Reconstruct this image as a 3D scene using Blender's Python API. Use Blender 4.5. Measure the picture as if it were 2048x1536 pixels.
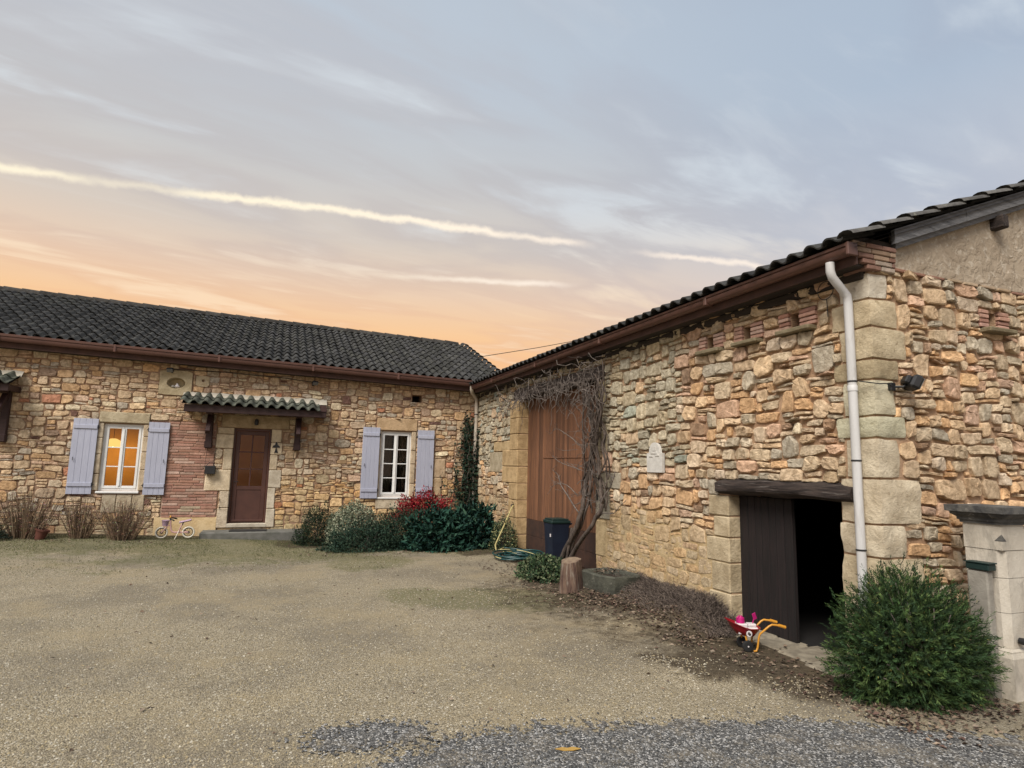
import bpy, math, random
import numpy as np
from mathutils import Vector, Matrix, noise as mnoise

for o in list(bpy.data.objects): bpy.data.objects.remove(o, do_unlink=True)
scene = bpy.context.scene
col = scene.collection
rad = math.radians

# ------------------------------------------------------------------ camera
cam_d = bpy.data.cameras.new('camera'); cam = bpy.data.objects.new('camera', cam_d); col.objects.link(cam)
cam_d.sensor_width = 36.0; cam_d.lens = 21.46; cam_d.clip_end = 2000; cam_d.clip_start = 0.05
CAM = Vector((0, 0, 1.65))
pitch, roll, yaw, FPX = .134866, .0224745, .369646, 1220.78
fw = Vector((math.sin(yaw)*math.cos(pitch), math.cos(yaw)*math.cos(pitch), math.sin(pitch)))
rt = Vector((math.cos(yaw), -math.sin(yaw), 0)); up = rt.cross(fw)
rt, up = rt*math.cos(roll)+up*math.sin(roll), up*math.cos(roll)-rt*math.sin(roll)
cam.matrix_world = Matrix(((rt.x, up.x, -fw.x, CAM.x), (rt.y, up.y, -fw.y, CAM.y), (rt.z, up.z, -fw.z, CAM.z), (0, 0, 0, 1)))
scene.camera = cam

# ------------------------------------------------------------------ exposure
scene.view_settings.view_transform = 'Standard'; scene.view_settings.look = 'None'
scene.view_settings.gamma = 1; scene.view_settings.exposure = 0.12
scene.view_settings.use_curve_mapping = False
scene.render.resolution_x = 1024; scene.render.resolution_y = 768
scene.cycles.max_bounces = 5; scene.cycles.transparent_max_bounces = 12

SUN_EL, SUN_AZ = rad(48), rad(-130)       # azimuth from +Y towards +X: high over the left shoulder, a soft fill added to brighten the walls

# ------------------------------------------------------------------ world
def lin(r, g, b):
    f = lambda c: (c/255/12.92 if c/255 <= .04045 else ((c/255+.055)/1.055)**2.4)
    return (f(r), f(g), f(b), 1)
W = bpy.data.worlds.new('World'); scene.world = W; W.use_nodes = True
nt = W.node_tree; nt.nodes.clear()
def N(t, **k):
    n = nt.nodes.new(t)
    for a, v in k.items(): setattr(n, a, v)
    return n
def L(a, b): nt.links.new(a, b)
def val(x, s):
    if hasattr(x, 'links'): L(x, s)
    else: s.default_value = x
def M_(op, a, b=None, c=None, clamp=False):
    n = N('ShaderNodeMath', operation=op, use_clamp=clamp); val(a, n.inputs[0])
    if b is not None: val(b, n.inputs[1])
    if c is not None: val(c, n.inputs[2])
    return n.outputs[0]
def ramp(f, stops, interp='LINEAR'):
    n = N('ShaderNodeValToRGB'); val(f, n.inputs[0]); e = n.color_ramp; e.interpolation = interp
    while len(e.elements) < len(stops): e.elements.new(.5)
    for el, (p, c) in zip(e.elements, stops): el.position = p; el.color = c if len(c) == 4 else (*c, 1)
    return n.outputs[0]
def mixc(f, a, b, mode='MIX'):
    n = N('ShaderNodeMix', data_type='RGBA', blend_type=mode, clamp_factor=True)
    val(f, n.inputs[0]); val(a, n.inputs[6]); val(b, n.inputs[7]); return n.outputs[2]
def sstep(f, a, b):
    n = N('ShaderNodeMapRange', interpolation_type='SMOOTHSTEP'); val(f, n.inputs[0]); n.inputs[1].default_value = a; n.inputs[2].default_value = b
    return n.outputs[0]
def ntex(vec, scale, detail=4, rough=.5, dist=0):
    n = N('ShaderNodeTexNoise'); 
    if vec is not None: L(vec, n.inputs['Vector'])
    n.inputs['Scale'].default_value = scale; n.inputs['Detail'].default_value = detail
    n.inputs['Roughness'].default_value = rough; n.inputs['Distortion'].default_value = dist
    return n.outputs['Fac']
tc = N('ShaderNodeTexCoord'); sep = N('ShaderNodeSeparateXYZ'); L(tc.outputs['Generated'], sep.inputs[0])
dx, dy, dz = sep.outputs
zc = M_('MAXIMUM', dz, .02)
px = M_('DIVIDE', dx, zc); py = M_('DIVIDE', dy, zc)          # the cloud deck: a plane high above the yard
# along (ca) and across (cb) the drift of the cirrus
ca = M_('MULTIPLY_ADD', px, .972, M_('MULTIPLY', py, .235)); cb = M_('MULTIPLY_ADD', py, .972, M_('MULTIPLY', px, -.235))
cmb = N('ShaderNodeCombineXYZ'); L(M_('MULTIPLY', ca, .42), cmb.inputs[0]); L(cb, cmb.inputs[1])
cl1 = ntex(cmb.outputs[0], 1.9, 6, .52, .5)
cmb2 = N('ShaderNodeCombineXYZ'); L(M_('MULTIPLY', ca, .32), cmb2.inputs[0]); L(cb, cmb2.inputs[1]); cmb2.inputs[2].default_value = 4.3
cl2 = ntex(cmb2.outputs[0], 4.2, 7, .6, .8)
# glow: toward the set sun, low over the house roof
gl = N('ShaderNodeVectorMath', operation='DOT_PRODUCT'); L(tc.outputs['Generated'], gl.inputs[0]); gl.inputs[1].default_value = (-.16, .96, .2)
glow = gl.outputs['Value']
lowr = ramp(dz, [(0, lin(250, 180, 112)), (.15, lin(250, 189, 126)), (.21, lin(245, 199, 150)), (.27, lin(232, 203, 176)), (.34, lin(212, 200, 188)), (.44, lin(196, 197, 198)), (.55, lin(188, 197, 207)), (1, lin(176, 190, 206))])
far = ramp(dz, [(0, lin(236, 200, 170)), (.2, lin(218, 204, 194)), (.32, lin(196, 198, 206)), (.50, lin(172, 186, 203)), (1, lin(166, 182, 200))])
base = mixc(sstep(glow, .42, .95), far, lowr)
# darker lilac-grey cloud and paler gaps
base = mixc(M_('MULTIPLY', sstep(cl1, .38, .56), .42), base, mixc(sstep(glow, .5, .98), mixc(sstep(dz, .2, .36), lin(190, 186, 190), lin(164, 174, 192)), mixc(sstep(dz, .2, .36), lin(236, 186, 146), lin(186, 178, 178))))
base = mixc(M_('MULTIPLY', sstep(cl1, .50, .64), M_('MULTIPLY', sstep(cl2, .30, .58), .55)), base, mixc(sstep(dz, .24, .42), lin(254, 230, 198), lin(218, 227, 233)))
base = mixc(M_('MULTIPLY', sstep(cl2, .54, .76), .24), base, mixc(sstep(dz, .2, .42), lin(252, 218, 172), lin(210, 216, 222)))
# vapour trails: straight lines on the deck, frayed by noise
tn = ntex(tc.outputs['Generated'], 26, 5, .6); tn2 = ntex(tc.outputs['Generated'], 5, 3, .5)
def trail(off, slope, width, x0, x1, k):
    d = M_('SUBTRACT', M_('ADD', py, M_('MULTIPLY', px, -slope)), off)
    d = M_('ADD', d, M_('MULTIPLY', M_('SUBTRACT', tn, .5), .13)); d = M_('ADD', d, M_('MULTIPLY', M_('SUBTRACT', tn2, .5), .09))
    s = M_('SUBTRACT', 1, sstep(M_('ABSOLUTE', d), 0, width))
    e = M_('MULTIPLY', sstep(px, x0, x0+.35), M_('SUBTRACT', 1, sstep(px, x1-.25, x1)))
    return M_('MULTIPLY', M_('MULTIPLY', s, e), M_('MULTIPLY', sstep(tn2, .2, .55), k))
tcol = mixc(sstep(px, -.6, 1.6), lin(255, 243, 216), lin(255, 240, 224))
for a in ((2.455, -.085, .066, -2.2, 1.34, 1.05), (2.455, -.085, .060, 1.40, 2.45, .8), (3.33, -.27, .085, .45, 1.55, .85)):
    base = mixc(trail(*a), base, tcol)
sky = N('ShaderNodeTexSky', sky_type='NISHITA', sun_disc=False); sky.sun_elevation = SUN_EL; sky.sun_rotation = SUN_AZ
sky.air_density = 1.0; sky.dust_density = 2.0
bg1 = N('ShaderNodeBackground'); L(sky.outputs[0], bg1.inputs[0]); bg1.inputs[1].default_value = .05
bg2 = N('ShaderNodeBackground'); L(base, bg2.inputs[0]); bg2.inputs[1].default_value = 1.03
mx = N('ShaderNodeMixShader'); mx.inputs[0].default_value = .93; L(bg1.outputs[0], mx.inputs[1]); L(bg2.outputs[0], mx.inputs[2])
wo = N('ShaderNodeOutputWorld'); L(mx.outputs[0], wo.inputs[0])

# ------------------------------------------------------------------ soft fill lamp added behind the camera to brighten the walls
sd = bpy.data.lights.new('fill_sun', 'SUN'); sd.energy = 4.3; sd.angle = rad(28); sd.color = (1, .93, .84)
fill_sun = bpy.data.objects.new('fill_sun', sd); col.objects.link(fill_sun)
sdir = Vector((math.sin(SUN_AZ)*math.cos(SUN_EL), math.cos(SUN_AZ)*math.cos(SUN_EL), math.sin(SUN_EL)))
fill_sun.rotation_euler = (-sdir).to_track_quat('-Z', 'Y').to_euler(); fill_sun.location = sdir*30

# ------------------------------------------------------------------ helpers
def ss(a, b, x):
    t = min(1, max(0, (x-a)/(b-a))); return t*t*(3-2*t)
def nz(x, y, z=0.0): return mnoise.noise(Vector((x, y, z)))
def proj(p):
    d = Vector(p)-CAM; k = d.dot(fw)
    if k < .1: return (-9e9, -9e9, k)
    return (1024+FPX*d.dot(rt)/k, 768-FPX*d.dot(up)/k, k)
class MB:
    def __init__(s): s.v = []; s.f = []; s.c = []
    def add(s, vs, fs, c=(1, 1, 1)):
        n = len(s.v); s.v += [tuple(p) for p in vs]; s.f += [tuple(i+n for i in f) for f in fs]; s.c += [tuple(c)]*len(vs); return s
    def box(s, x0, x1, y0, y1, z0, z1, b=.004, c=(1, 1, 1), M=None):
        """box with chamfered edges"""
        cx, cy, cz = (x0+x1)/2, (y0+y1)/2, (z0+z1)/2; hx, hy, hz = abs(x1-x0)/2, abs(y1-y0)/2, abs(z1-z0)/2
        b = min(b, hx*.45, hy*.45, hz*.45); v = []; idx = {}
        for sx in (-1, 1):
            for sy in (-1, 1):
                for sz in (-1, 1):
                    for ax in range(3):
                        p = [sx*hx, sy*hy, sz*hz]
                        for a in range(3):
                            if a != ax: p[a] -= (sx, sy, sz)[a]*b
                        idx[(sx, sy, sz, ax)] = len(v); v.append(Vector((cx+p[0], cy+p[1], cz+p[2])))
        f = []
        for ax in range(3):
            o1, o2 = (ax+1) % 3, (ax+2) % 3
            for sg in (-1, 1):
                q = []
                for a, b2 in ((-1, -1), (1, -1), (1, 1), (-1, 1)):
                    k = [0, 0, 0]; k[ax] = sg; k[o1] = a; k[o2] = b2; q.append(idx[(*k, ax)])
                f.append(q if sg > 0 else q[::-1])
            for a in (-1, 1):
                for b2 in (-1, 1):
                    k0 = [0, 0, 0]; k0[o1] = a; k0[o2] = b2; k1 = k0[:]; k0[ax] = -1; k1[ax] = 1
                    q = [idx[(*k0, o1)], idx[(*k1, o1)], idx[(*k1, o2)], idx[(*k0, o2)]]
                    f.append(q if a*b2 > 0 else q[::-1])
        for sx in (-1, 1):
            for sy in (-1, 1):
                for sz in (-1, 1):
                    q = [idx[(sx, sy, sz, a)] for a in range(3)]; f.append(q if sx*sy*sz > 0 else q[::-1])
        if M is not None: v = [M @ p for p in v]
        return s.add(v, f, c)
    def tube(s, pts, r, n=8, cap=True, c=(1, 1, 1)):
        pts = [Vector(p) for p in pts]; m = len(pts)
        rs = r if isinstance(r, (list, tuple)) else [r]*m
        t0 = (pts[1]-pts[0]).normalized(); a = t0.orthogonal().normalized(); v = []; f = []
        for i, p in enumerate(pts):
            t = (pts[min(i+1, m-1)]-pts[max(i-1, 0)])
            t = t.normalized() if t.length > 1e-9 else t0
            a = (a-t*a.dot(t)); a = a.normalized() if a.length > 1e-6 else t.orthogonal().normalized(); b = t.cross(a)
            for k in range(n):
                q = 2*math.pi*k/n; v.append(p+(a*math.cos(q)+b*math.sin(q))*rs[i])
        for i in range(m-1):
            for k in range(n): f.append((i*n+k, i*n+(k+1) % n, (i+1)*n+(k+1) % n, (i+1)*n+k))
        if cap: f.append(tuple(range(n))[::-1]); f.append(tuple((m-1)*n+k for k in range(n)))
        return s.add(v, f, c)
    def lathe(s, prof, n=16, M=None, c=(1, 1, 1)):
        v = []; f = []; m = len(prof)
        for r_, z in prof:
            for k in range(n):
                q = 2*math.pi*k/n; p = Vector((r_*math.cos(q), r_*math.sin(q), z)); v.append(M @ p if M is not None else p)
        for i in range(m-1):
            for k in range(n): f.append((i*n+k, i*n+(k+1) % n, (i+1)*n+(k+1) % n, (i+1)*n+k))
        return s.add(v, f, c)
    def prism(s, poly, f3, d0, d1, c=(1, 1, 1)):
        """poly in (u,v), f3(u,v,d)->world"""
        n = len(poly); v = [f3(u, w, d0) for u, w in poly]+[f3(u, w, d1) for u, w in poly]
        f = [tuple(range(n))[::-1], tuple(range(n, 2*n))]+[(i, (i+1) % n, n+(i+1) % n, n+i) for i in range(n)]
        return s.add(v, f, c)
    def mesh(s, name, mat, smooth=35):
        me = bpy.data.meshes.new(name); me.from_pydata(s.v, [], s.f)
        ca_ = me.color_attributes.new('col', 'FLOAT_COLOR', 'POINT')
        a = np.ones((len(s.v), 4), dtype=np.float32)
        if len(s.v): a[:, :3] = np.array(s.c, dtype=np.float32)
        ca_.data.foreach_set('color', a.ravel())
        if mat: me.materials.append(mat)
        if smooth:
            me.shade_smooth()
            if smooth < 180: me.set_sharp_from_angle(angle=rad(smooth))
        return me
    def build(s, name, mat, parent=None, smooth=35): return link(name, s.mesh(name, mat, smooth), parent)
WORLD = {}
def link(name, me, parent=None, M=None):
    o = bpy.data.objects.new(name, me); col.objects.link(o)
    if M is not None: o.matrix_basis = M
    WORLD[o.name] = M.copy() if M is not None else Matrix.Identity(4)
    if parent is not None: o.parent = parent; o.matrix_parent_inverse = WORLD[parent.name].inverted()
    return o
def tag(o, label=None, cat=None, group=None, kind=None):
    for k, v in (('label', label), ('category', cat), ('group', group), ('kind', kind)):
        if v: o[k] = v
    return o
def thing(name, label, cat, loc=(0, 0, 0), group=None):
    return tag(link(name, None, None, Matrix.Translation(loc)), label, cat, group)
def bx(name, mat, parent, x0, x1, y0, y1, z0, z1, b=.004, c=(1, 1, 1)):
    return MB().box(x0, x1, y0, y1, z0, z1, b, c).build(name, mat, parent, 30)

# ------------------------------------------------------------------ materials
MATS = {}
def pm(name, c1, c2=None, rough=.7, scale=8, bump=.0, bscale=40, attr=False, metal=0, rnd=0, spec=.4, coords='pos', stretch=(1, 1, 1), detail=5, dirt=None, sheen=0):
    """procedural principled: two tones mixed by noise, optional vertex tint, bump and a stain tone with its own shape"""
    global nt
    m = bpy.data.materials.new(name); m.use_nodes = True; nt = m.node_tree; nt.nodes.clear(); MATS[name] = m
    out = N('ShaderNodeOutputMaterial'); p = N('ShaderNodeBsdfPrincipled'); L(p.outputs[0], out.inputs[0])
    if coords == 'pos': v = N('ShaderNodeNewGeometry').outputs['Position']
    else: v = N('ShaderNodeTexCoord').outputs['Object']
    if stretch != (1, 1, 1):
        mp = N('ShaderNodeMapping'); L(v, mp.inputs[0]); mp.inputs['Scale'].default_value = stretch; v = mp.outputs[0]
    c2 = c2 or c1
    f = ntex(v, scale, detail, .6, .3)
    c = mixc(sstep(f, .32, .68), c1, c2)
    if dirt:
        dcol, dsc, lo, hi, amt = dirt
        c = mixc(M_('MULTIPLY', sstep(ntex(v, dsc, 6, .62, .6), lo, hi), amt), c, dcol)
    if attr:
        a = N('ShaderNodeAttribute', attribute_name='col'); c = mixc(1.0, c, a.outputs['Color'], 'MULTIPLY')
    if rnd:
        r = N('ShaderNodeObjectInfo').outputs['Random']; g = M_('MULTIPLY_ADD', r, rnd, 1-rnd/2)
        cc = N('ShaderNodeCombineColor'); [L(g, i) for i in cc.inputs]
        c = mixc(1.0, c, cc.outputs[0], 'MULTIPLY')
    L(c, p.inputs['Base Color']); p.inputs['Roughness'].default_value = rough; p.inputs['Metallic'].default_value = metal
    p.inputs['Specular IOR Level'].default_value = spec
    if bump:
        b = N('ShaderNodeBump'); b.inputs['Strength'].default_value = bump; b.inputs['Distance'].default_value = .02
        h = M_('ADD', ntex(v, bscale, 6, .65), M_('MULTIPLY', ntex(v, bscale*3.7, 3, .6), .4)); L(h, b.inputs['Height']); L(b.outputs[0], p.inputs['Normal'])
    return m
m_stone = pm('rubble_stone', (1.14, 1.11, 1.06, 1), (.66, .61, .55, 1), .9, 16, .95, 30, attr=True, spec=.15, detail=8, dirt=((.50, .44, .37, 1), 34, .55, .70, .75))
m_dress = pm('dressed_stone', (1.10, 1.07, 1.0, 1), (.76, .71, .63, 1), .88, 6, .75, 30, attr=True, spec=.15, detail=8, dirt=((.50, .44, .36, 1), 17, .56, .74, .8))
m_mortar = pm('lime_mortar', (.40, .265, .175, 1), (.27, .17, .11, 1), .95, 6, .6, 60, spec=.1)
m_mortarb = pm('barn_mortar', (.46, .31, .20, 1), (.30, .19, .12, 1), .95, 5, .7, 45, spec=.1)
m_lime = pm('lime_wash_mortar', (.50, .38, .22, 1), (.40, .28, .14, 1), .95, 3.5, .7, 30, spec=.1, dirt=((.42, .40, .33, 1), 7, .55, .75, .6))
m_brick = pm('thin_brick', (1.05, 1, 1, 1), (.78, .76, .74, 1), .9, 12, .4, 50, attr=True, spec=.2, dirt=((1.5, 1.6, 1.5, 1), 14, .62, .75, .35))
m_tile = pm('roof_tile', (.054, .053, .050, 1), (.033, .032, .031, 1), .92, 11, .5, 50, attr=True, rnd=.6, spec=.15, dirt=((.105, .108, .085, 1), 13, .58, .72, .7))
m_ctile = pm('canopy_tile', (.10, .105, .085, 1), (.055, .06, .045, 1), .9, 14, .4, 60, attr=True, rnd=.5, spec=.2, dirt=((.30, .30, .25, 1), 22, .58, .7, .6))
m_deck = pm('roof_deck', (.03, .028, .026, 1), None, .9)
m_gutter = pm('brown_gutter', (.115, .056, .042, 1), (.092, .045, .034, 1), .45, 3, .02, 20, spec=.4, dirt=((.10, .05, .04, 1), 9, .55, .8, .6))
m_fascia = pm('brown_fascia', (.075, .036, .026, 1), (.05, .025, .019, 1), .8, 5, .1, 30)
m_soffit = pm('dark_soffit_wood', (.045, .034, .027, 1), (.028, .022, .018, 1), .85, 6, .4, 25, stretch=(3, .4, 3))
m_brown = pm('brown_stained_wood', (.040, .017, .014, 1), (.026, .011, .010, 1), .6, 8, .15, 40, stretch=(.6, 4, 4))
m_shut = pm('lilac_shutter_paint', (.41, .425, .515, 1), (.365, .38, .465, 1), .6, 7, .08, 60, rnd=.06, stretch=(6, 6, .7), dirt=((.17, .16, .2, 1), 8, .66, .76, .7))
m_white = pm('white_window_paint', (.76, .76, .74, 1), (.70, .70, .68, 1), .45, 6)
m_door = pm('brown_door_paint', (.088, .038, .028, 1), (.072, .031, .024, 1), .5, 5, .04, 40)
m_big = pm('barn_door_wood', (.19, .086, .042, 1), (.115, .052, .028, 1), .75, 5, .25, 30, rnd=.7, stretch=(9, 9, .45), dirt=((.085, .045, .028, 1), 5, .5, .72, .6))
m_bigd = pm('barn_door_kickboard', (.058, .028, .018, 1), (.035, .019, .014, 1), .85, 6, .2, 30, stretch=(1, 1, 1))
m_small = pm('weathered_dark_plank', (.014, .008, .008, 1), (.006, .0045, .0045, 1), .8, 5, .35, 30, rnd=.4, stretch=(9, 9, .5), dirt=((.020, .016, .016, 1), 6, .5, .75, .4))
m_beam = pm('old_oak_beam', (.075, .055, .046, 1), (.018, .013, .012, 1), .9, 9, 1.0, 18, stretch=(7, .45, 7), detail=8, dirt=((.24, .21, .19, 1), 8, .58, .70, .6))
m_pvc = pm('grey_drainpipe', (.56, .555, .55, 1), (.50, .495, .485, 1), .5, 3, 0, dirt=((.33, .31, .28, 1), 7, .52, .74, .6), stretch=(3, 3, .6))
m_pvcb = pm('beige_drainpipe', (.52, .46, .38, 1), (.46, .40, .33, 1), .5, 3, 0, dirt=((.25, .22, .17, 1), 6, .55, .8, .5))
m_black = pm('black_metal', (.012, .012, .013, 1), (.018, .018, .02, 1), .45, 10, spec=.5)
m_render = pm('roughcast_render', (.37, .305, .23, 1), (.31, .25, .185, 1), .95, 3, .0, 30, spec=.1, dirt=((.50, .44, .355, 1), 11, .54, .66, .7))
m_verge = pm('weathered_verge_board', (.19, .19, .195, 1), (.115, .116, .12, 1), .9, 6, .4, 26, stretch=(.6, 5, 5), dirt=((.03, .03, .032, 1), 9, .56, .7, .7))
m_dark = pm('dark_interior', (.006, .005, .005, 1), None, .95)  # near-black in place of the shade inside rooms and holes
m_room = pm('warm_room_wall', (.60, .36, .12, 1), (.50, .29, .09, 1), .9, 2)
m_curt = pm('olive_curtain', (.07, .055, .03, 1), (.05, .04, .024, 1), .9, 4, stretch=(20, 1, .3))
m_grout = pm('brick_mortar', (.42, .30, .22, 1), (.33, .23, .17, 1), .95, 9, .4, 50)
# roughcast relief on the gable
nt = m_render.node_tree; pr = [n for n in nt.nodes if n.type == 'BSDF_PRINCIPLED'][0]
gp = N('ShaderNodeNewGeometry').outputs['Position']
b = N('ShaderNodeBump'); b.inputs['Strength'].default_value = .55; b.inputs['Distance'].default_value = .018
L(M_('ADD', M_('MULTIPLY', sstep(ntex(gp, 10, 6, .6, .7), .40, .66), 1.0), M_('MULTIPLY', ntex(gp, 60, 3), .3)), b.inputs['Height']); L(b.outputs[0], pr.inputs['Normal'])
# glass: clear pane with a physical Fresnel reflection
m_glass = bpy.data.materials.new('window_glass'); m_glass.use_nodes = True; nt = m_glass.node_tree; nt.nodes.clear()
out = N('ShaderNodeOutputMaterial'); mxs = N('ShaderNodeMixShader'); fr = N('ShaderNodeFresnel'); fr.inputs[0].default_value = 1.5
tr = N('ShaderNodeBsdfTransparent'); tr.inputs[0].default_value = (.86, .88, .87, 1); gs = N('ShaderNodeBsdfGlossy'); gs.inputs['Roughness'].default_value = .015
L(fr.outputs[0], mxs.inputs[0]); L(tr.outputs[0], mxs.inputs[1]); L(gs.outputs[0], mxs.inputs[2]); L(mxs.outputs[0], out.inputs[0])
def emat(name, c, s):
    global nt
    m = bpy.data.materials.new(name); m.use_nodes = True; nt = m.node_tree; nt.nodes.clear()
    o = N('ShaderNodeOutputMaterial'); e = N('ShaderNodeEmission'); e.inputs[0].default_value = c; e.inputs[1].default_value = s; L(e.outputs[0], o.inputs[0]); return m
m_lamp = emat('lit_lamp_shade', (1, .62, .17, 1), 1.2)

# ------------------------------------------------------------------ ground
YF, XB, YC = 14.5, 4.72, 3.67
def gz(x, y):
    z = .039*max(0, .8-x)*ss(7, 14, y)
    z += .2*ss(3.35, 4.7, x)*ss(5.15, 5.8, y)*(1-.75*ss(7.2, 9, y))*(1-ss(14, 15, y))*(1-ss(4.74, 4.86, x))
    if y > 4.2 and (x < 4.74 or y > 14.5): z += ss(4.2, 5.2, y)*(.022*nz(x*.7, y*.7)+.009*nz(x*3, y*3, 5))
    # turf lip by the barn door
    u = x-3.08; lip = ss(0, .05, u)*ss(4.02+.06*nz(x*5, 1.7)+.10*abs(x-3.4), 4.10+.06*nz(x*5, 1.7)+.10*abs(x-3.4), y)*(1-ss(3.55, 4.1, x))*(1-ss(4.3, 4.9, y))
    return z+.065*lip
def axis(lo, hi, f0, f1, fine, coarse):
    a = list(np.arange(lo, f0, coarse))+list(np.arange(f0, f1, fine))+list(np.arange(f1, hi+coarse, coarse)); return a
gx = axis(-150, 150, -6.6, 6.0, .08, 6); gy = axis(-60, 240, 2.4, 15, .08, 6)
gm = MB(); vs = []; zs = []
for y in gy:
    for x in gx:
        vs.append((x, y, gz(x, y)))
        n1 = nz(x*.6, y*.6, 2)+.5*nz(x*1.9, y*1.9, 7)
        moss = max(ss(9.6, 12.4, y+.12*x*(x < 0)+1.2*n1)*(1-.45*ss(2.4, 4, x)), 1.0*ss(1.05, .35, math.hypot((x-2.5)/1.7+.4*n1, (y-7.7+.45*(x-2.3))/1.0+.4*n1)), .85*ss(.95, .3, math.hypot((x-1.6)/1.2+.3*n1, (y-10.7)/1.3+.3*n1)))
        d = 4.72-x+.3*n1
        soil = max(.55*ss(2.9, 1.5, d+.5*n1)*ss(4.6, 5.4, y)*(1-ss(8.6, 9.6, y)), ss(1.45, .55, d)*ss(3.2, 3.8, y), .75*ss(1.9, .9, d+.3*n1)*ss(3.9, 4.4, y)*(1-ss(8.3, 9.2, y)), .85*ss(3.02, 3.2, x+.12*n1)*ss(4.0, 4.12, y-.10*abs(x-3.4)+.06*n1)*(1-ss(4.6, 5.6, y+.3*n1)), ss(12.6, 13.0, y+.2*n1)*ss(-.2, .6, x), ss(14.0, 14.25, y+.1*n1), ss(11.6, 11.9, y+.25*n1-.0*x)*ss(2.0, 2.6, x+.2*n1), ss(10.9, 11.4, y+.25*n1)*ss(3.2, 3.6, x))
        zs.append((min(1, moss), min(1, soil*ss(-.4, .4, y-2.9)), 0))
nx_ = len(gx); fs = [(j*nx_+i, j*nx_+i+1, (j+1)*nx_+i+1, (j+1)*nx_+i) for j in range(len(gy)-1) for i in range(nx_-1)]
gm.v = vs; gm.f = fs; gm.c = zs
m_ground = bpy.data.materials.new('gravel_yard'); m_ground.use_nodes = True; nt = m_ground.node_tree; nt.nodes.clear()
out = N('ShaderNodeOutputMaterial'); p = N('ShaderNodeBsdfPrincipled'); L(p.outputs[0], out.inputs[0]); p.inputs['Roughness'].default_value = .95; p.inputs['Specular IOR Level'].default_value = .12
v = N('ShaderNodeNewGeometry').outputs['Position']
def vor(vec, s):
    n = N('ShaderNodeTexVoronoi'); L(vec, n.inputs['Vector']); n.inputs['Scale'].default_value = s; return n
vo = vor(v, 105); sc = N('ShaderNodeSeparateColor'); L(vo.outputs['Color'], sc.inputs[0])
grav = ramp(sc.outputs[0], [(0, (.14, .116, .078, 1)), (.3, (.25, .208, .14, 1)), (.65, (.315, .266, .182, 1)), (.92, (.39, .337, .243, 1)), (1, (.52, .47, .38, 1))])
grav = mixc(M_('MULTIPLY', sstep(ntex(v, .45, 5, .65), .42, .60), .6), grav, (.165, .142, .108, 1))
grav = mixc(M_('MULTIPLY', sstep(ntex(v, .8, 6, .65), .48, .62), .5), grav, (.325, .262, .162, 1))
at = N('ShaderNodeAttribute', attribute_name='col'); sz = N('ShaderNodeSeparateColor'); L(at.outputs['Color'], sz.inputs[0])
nb = ntex(v, 7, 6, .65); nb2 = ntex(v, 2.2, 5, .6)
mf = sstep(M_('ADD', sz.outputs[0], M_('MULTIPLY', M_('SUBTRACT', M_('ADD', nb, nb2), 1.0), 1.3)), .35, .85)
mosc = mixc(ntex(v, 40, 4), (.085, .092, .032, 1), (.145, .142, .065, 1))
c = mixc(M_('MULTIPLY', M_('MULTIPLY', mf, sstep(ntex(v, 30, 6, .7), .30, .62)), .8), grav, mosc)
sf = sstep(M_('ADD', sz.outputs[1], M_('MULTIPLY', M_('SUBTRACT', nb, .5), 1.2)), .3, .8)
c = mixc(M_('MULTIPLY', sf, .88), c, mixc(sstep(ntex(v, 18, 5, .7), .35, .65), (.035, .026, .017, 1), (.085, .064, .042, 1)))
L(c, p.inputs['Base Color'])
b = N('ShaderNodeBump'); b.inputs['Strength'].default_value = .8; b.inputs['Distance'].default_value = .012
L(M_('ADD', M_('MULTIPLY', vo.outputs['Distance'], -1.0), M_('MULTIPLY', ntex(v, 25, 5, .6), 1.2)), b.inputs['Height']); L(b.outputs[0], p.inputs['Normal'])
tag(gm.build('ground', m_ground, None, 180), kind='structure')

# dark chippings road in the foreground
m_road = bpy.data.materials.new('asphalt_chippings'); m_road.use_nodes = True; nt = m_road.node_tree; nt.nodes.clear()
out = N('ShaderNodeOutputMaterial'); p = N('ShaderNodeBsdfPrincipled'); L(p.outputs[0], out.inputs[0]); p.inputs['Roughness'].default_value = .9; p.inputs['Specular IOR Level'].default_value = .15
v = N('ShaderNodeNewGeometry').outputs['Position']; vo = vor(v, 95); sc = N('ShaderNodeSeparateColor'); L(vo.outputs['Color'], sc.inputs[0])
c = ramp(sc.outputs[0], [(0, (.038, .037, .036, 1)), (.5, (.096, .094, .09, 1)), (.8, (.185, .18, .17, 1)), (1, (.50, .48, .45, 1))])
c = mixc(M_('MULTIPLY', sstep(ntex(v, 2.6, 6, .7), .46, .66), .6), c, (.23, .195, .145, 1)); L(c, p.inputs['Base Color'])
b = N('ShaderNodeBump'); b.inputs['Strength'].default_value = .9; b.inputs['Distance'].default_value = .01
L(M_('MULTIPLY', vo.outputs['Distance'], -1.0), b.inputs['Height']); L(b.outputs[0], p.inputs['Normal'])
RE = [(-.6, -3), (-.1, 1.5), (.35, 3.0), (.58, 3.58), (.85, 3.74), (1.3, 3.84), (1.64, 3.88), (2.5, 3.62), (3.44, 3.38), (4.2, 2.96), (4.6, 2.66), (6, 1.8), (9, .4), (14, -2)]
def road_edge(x):
    for (a, b_), (c_, d_) in zip(RE, RE[1:]):
        if a <= x <= c_: return b_+(d_-b_)*(x-a)/(c_-a)
    return -9
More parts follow.
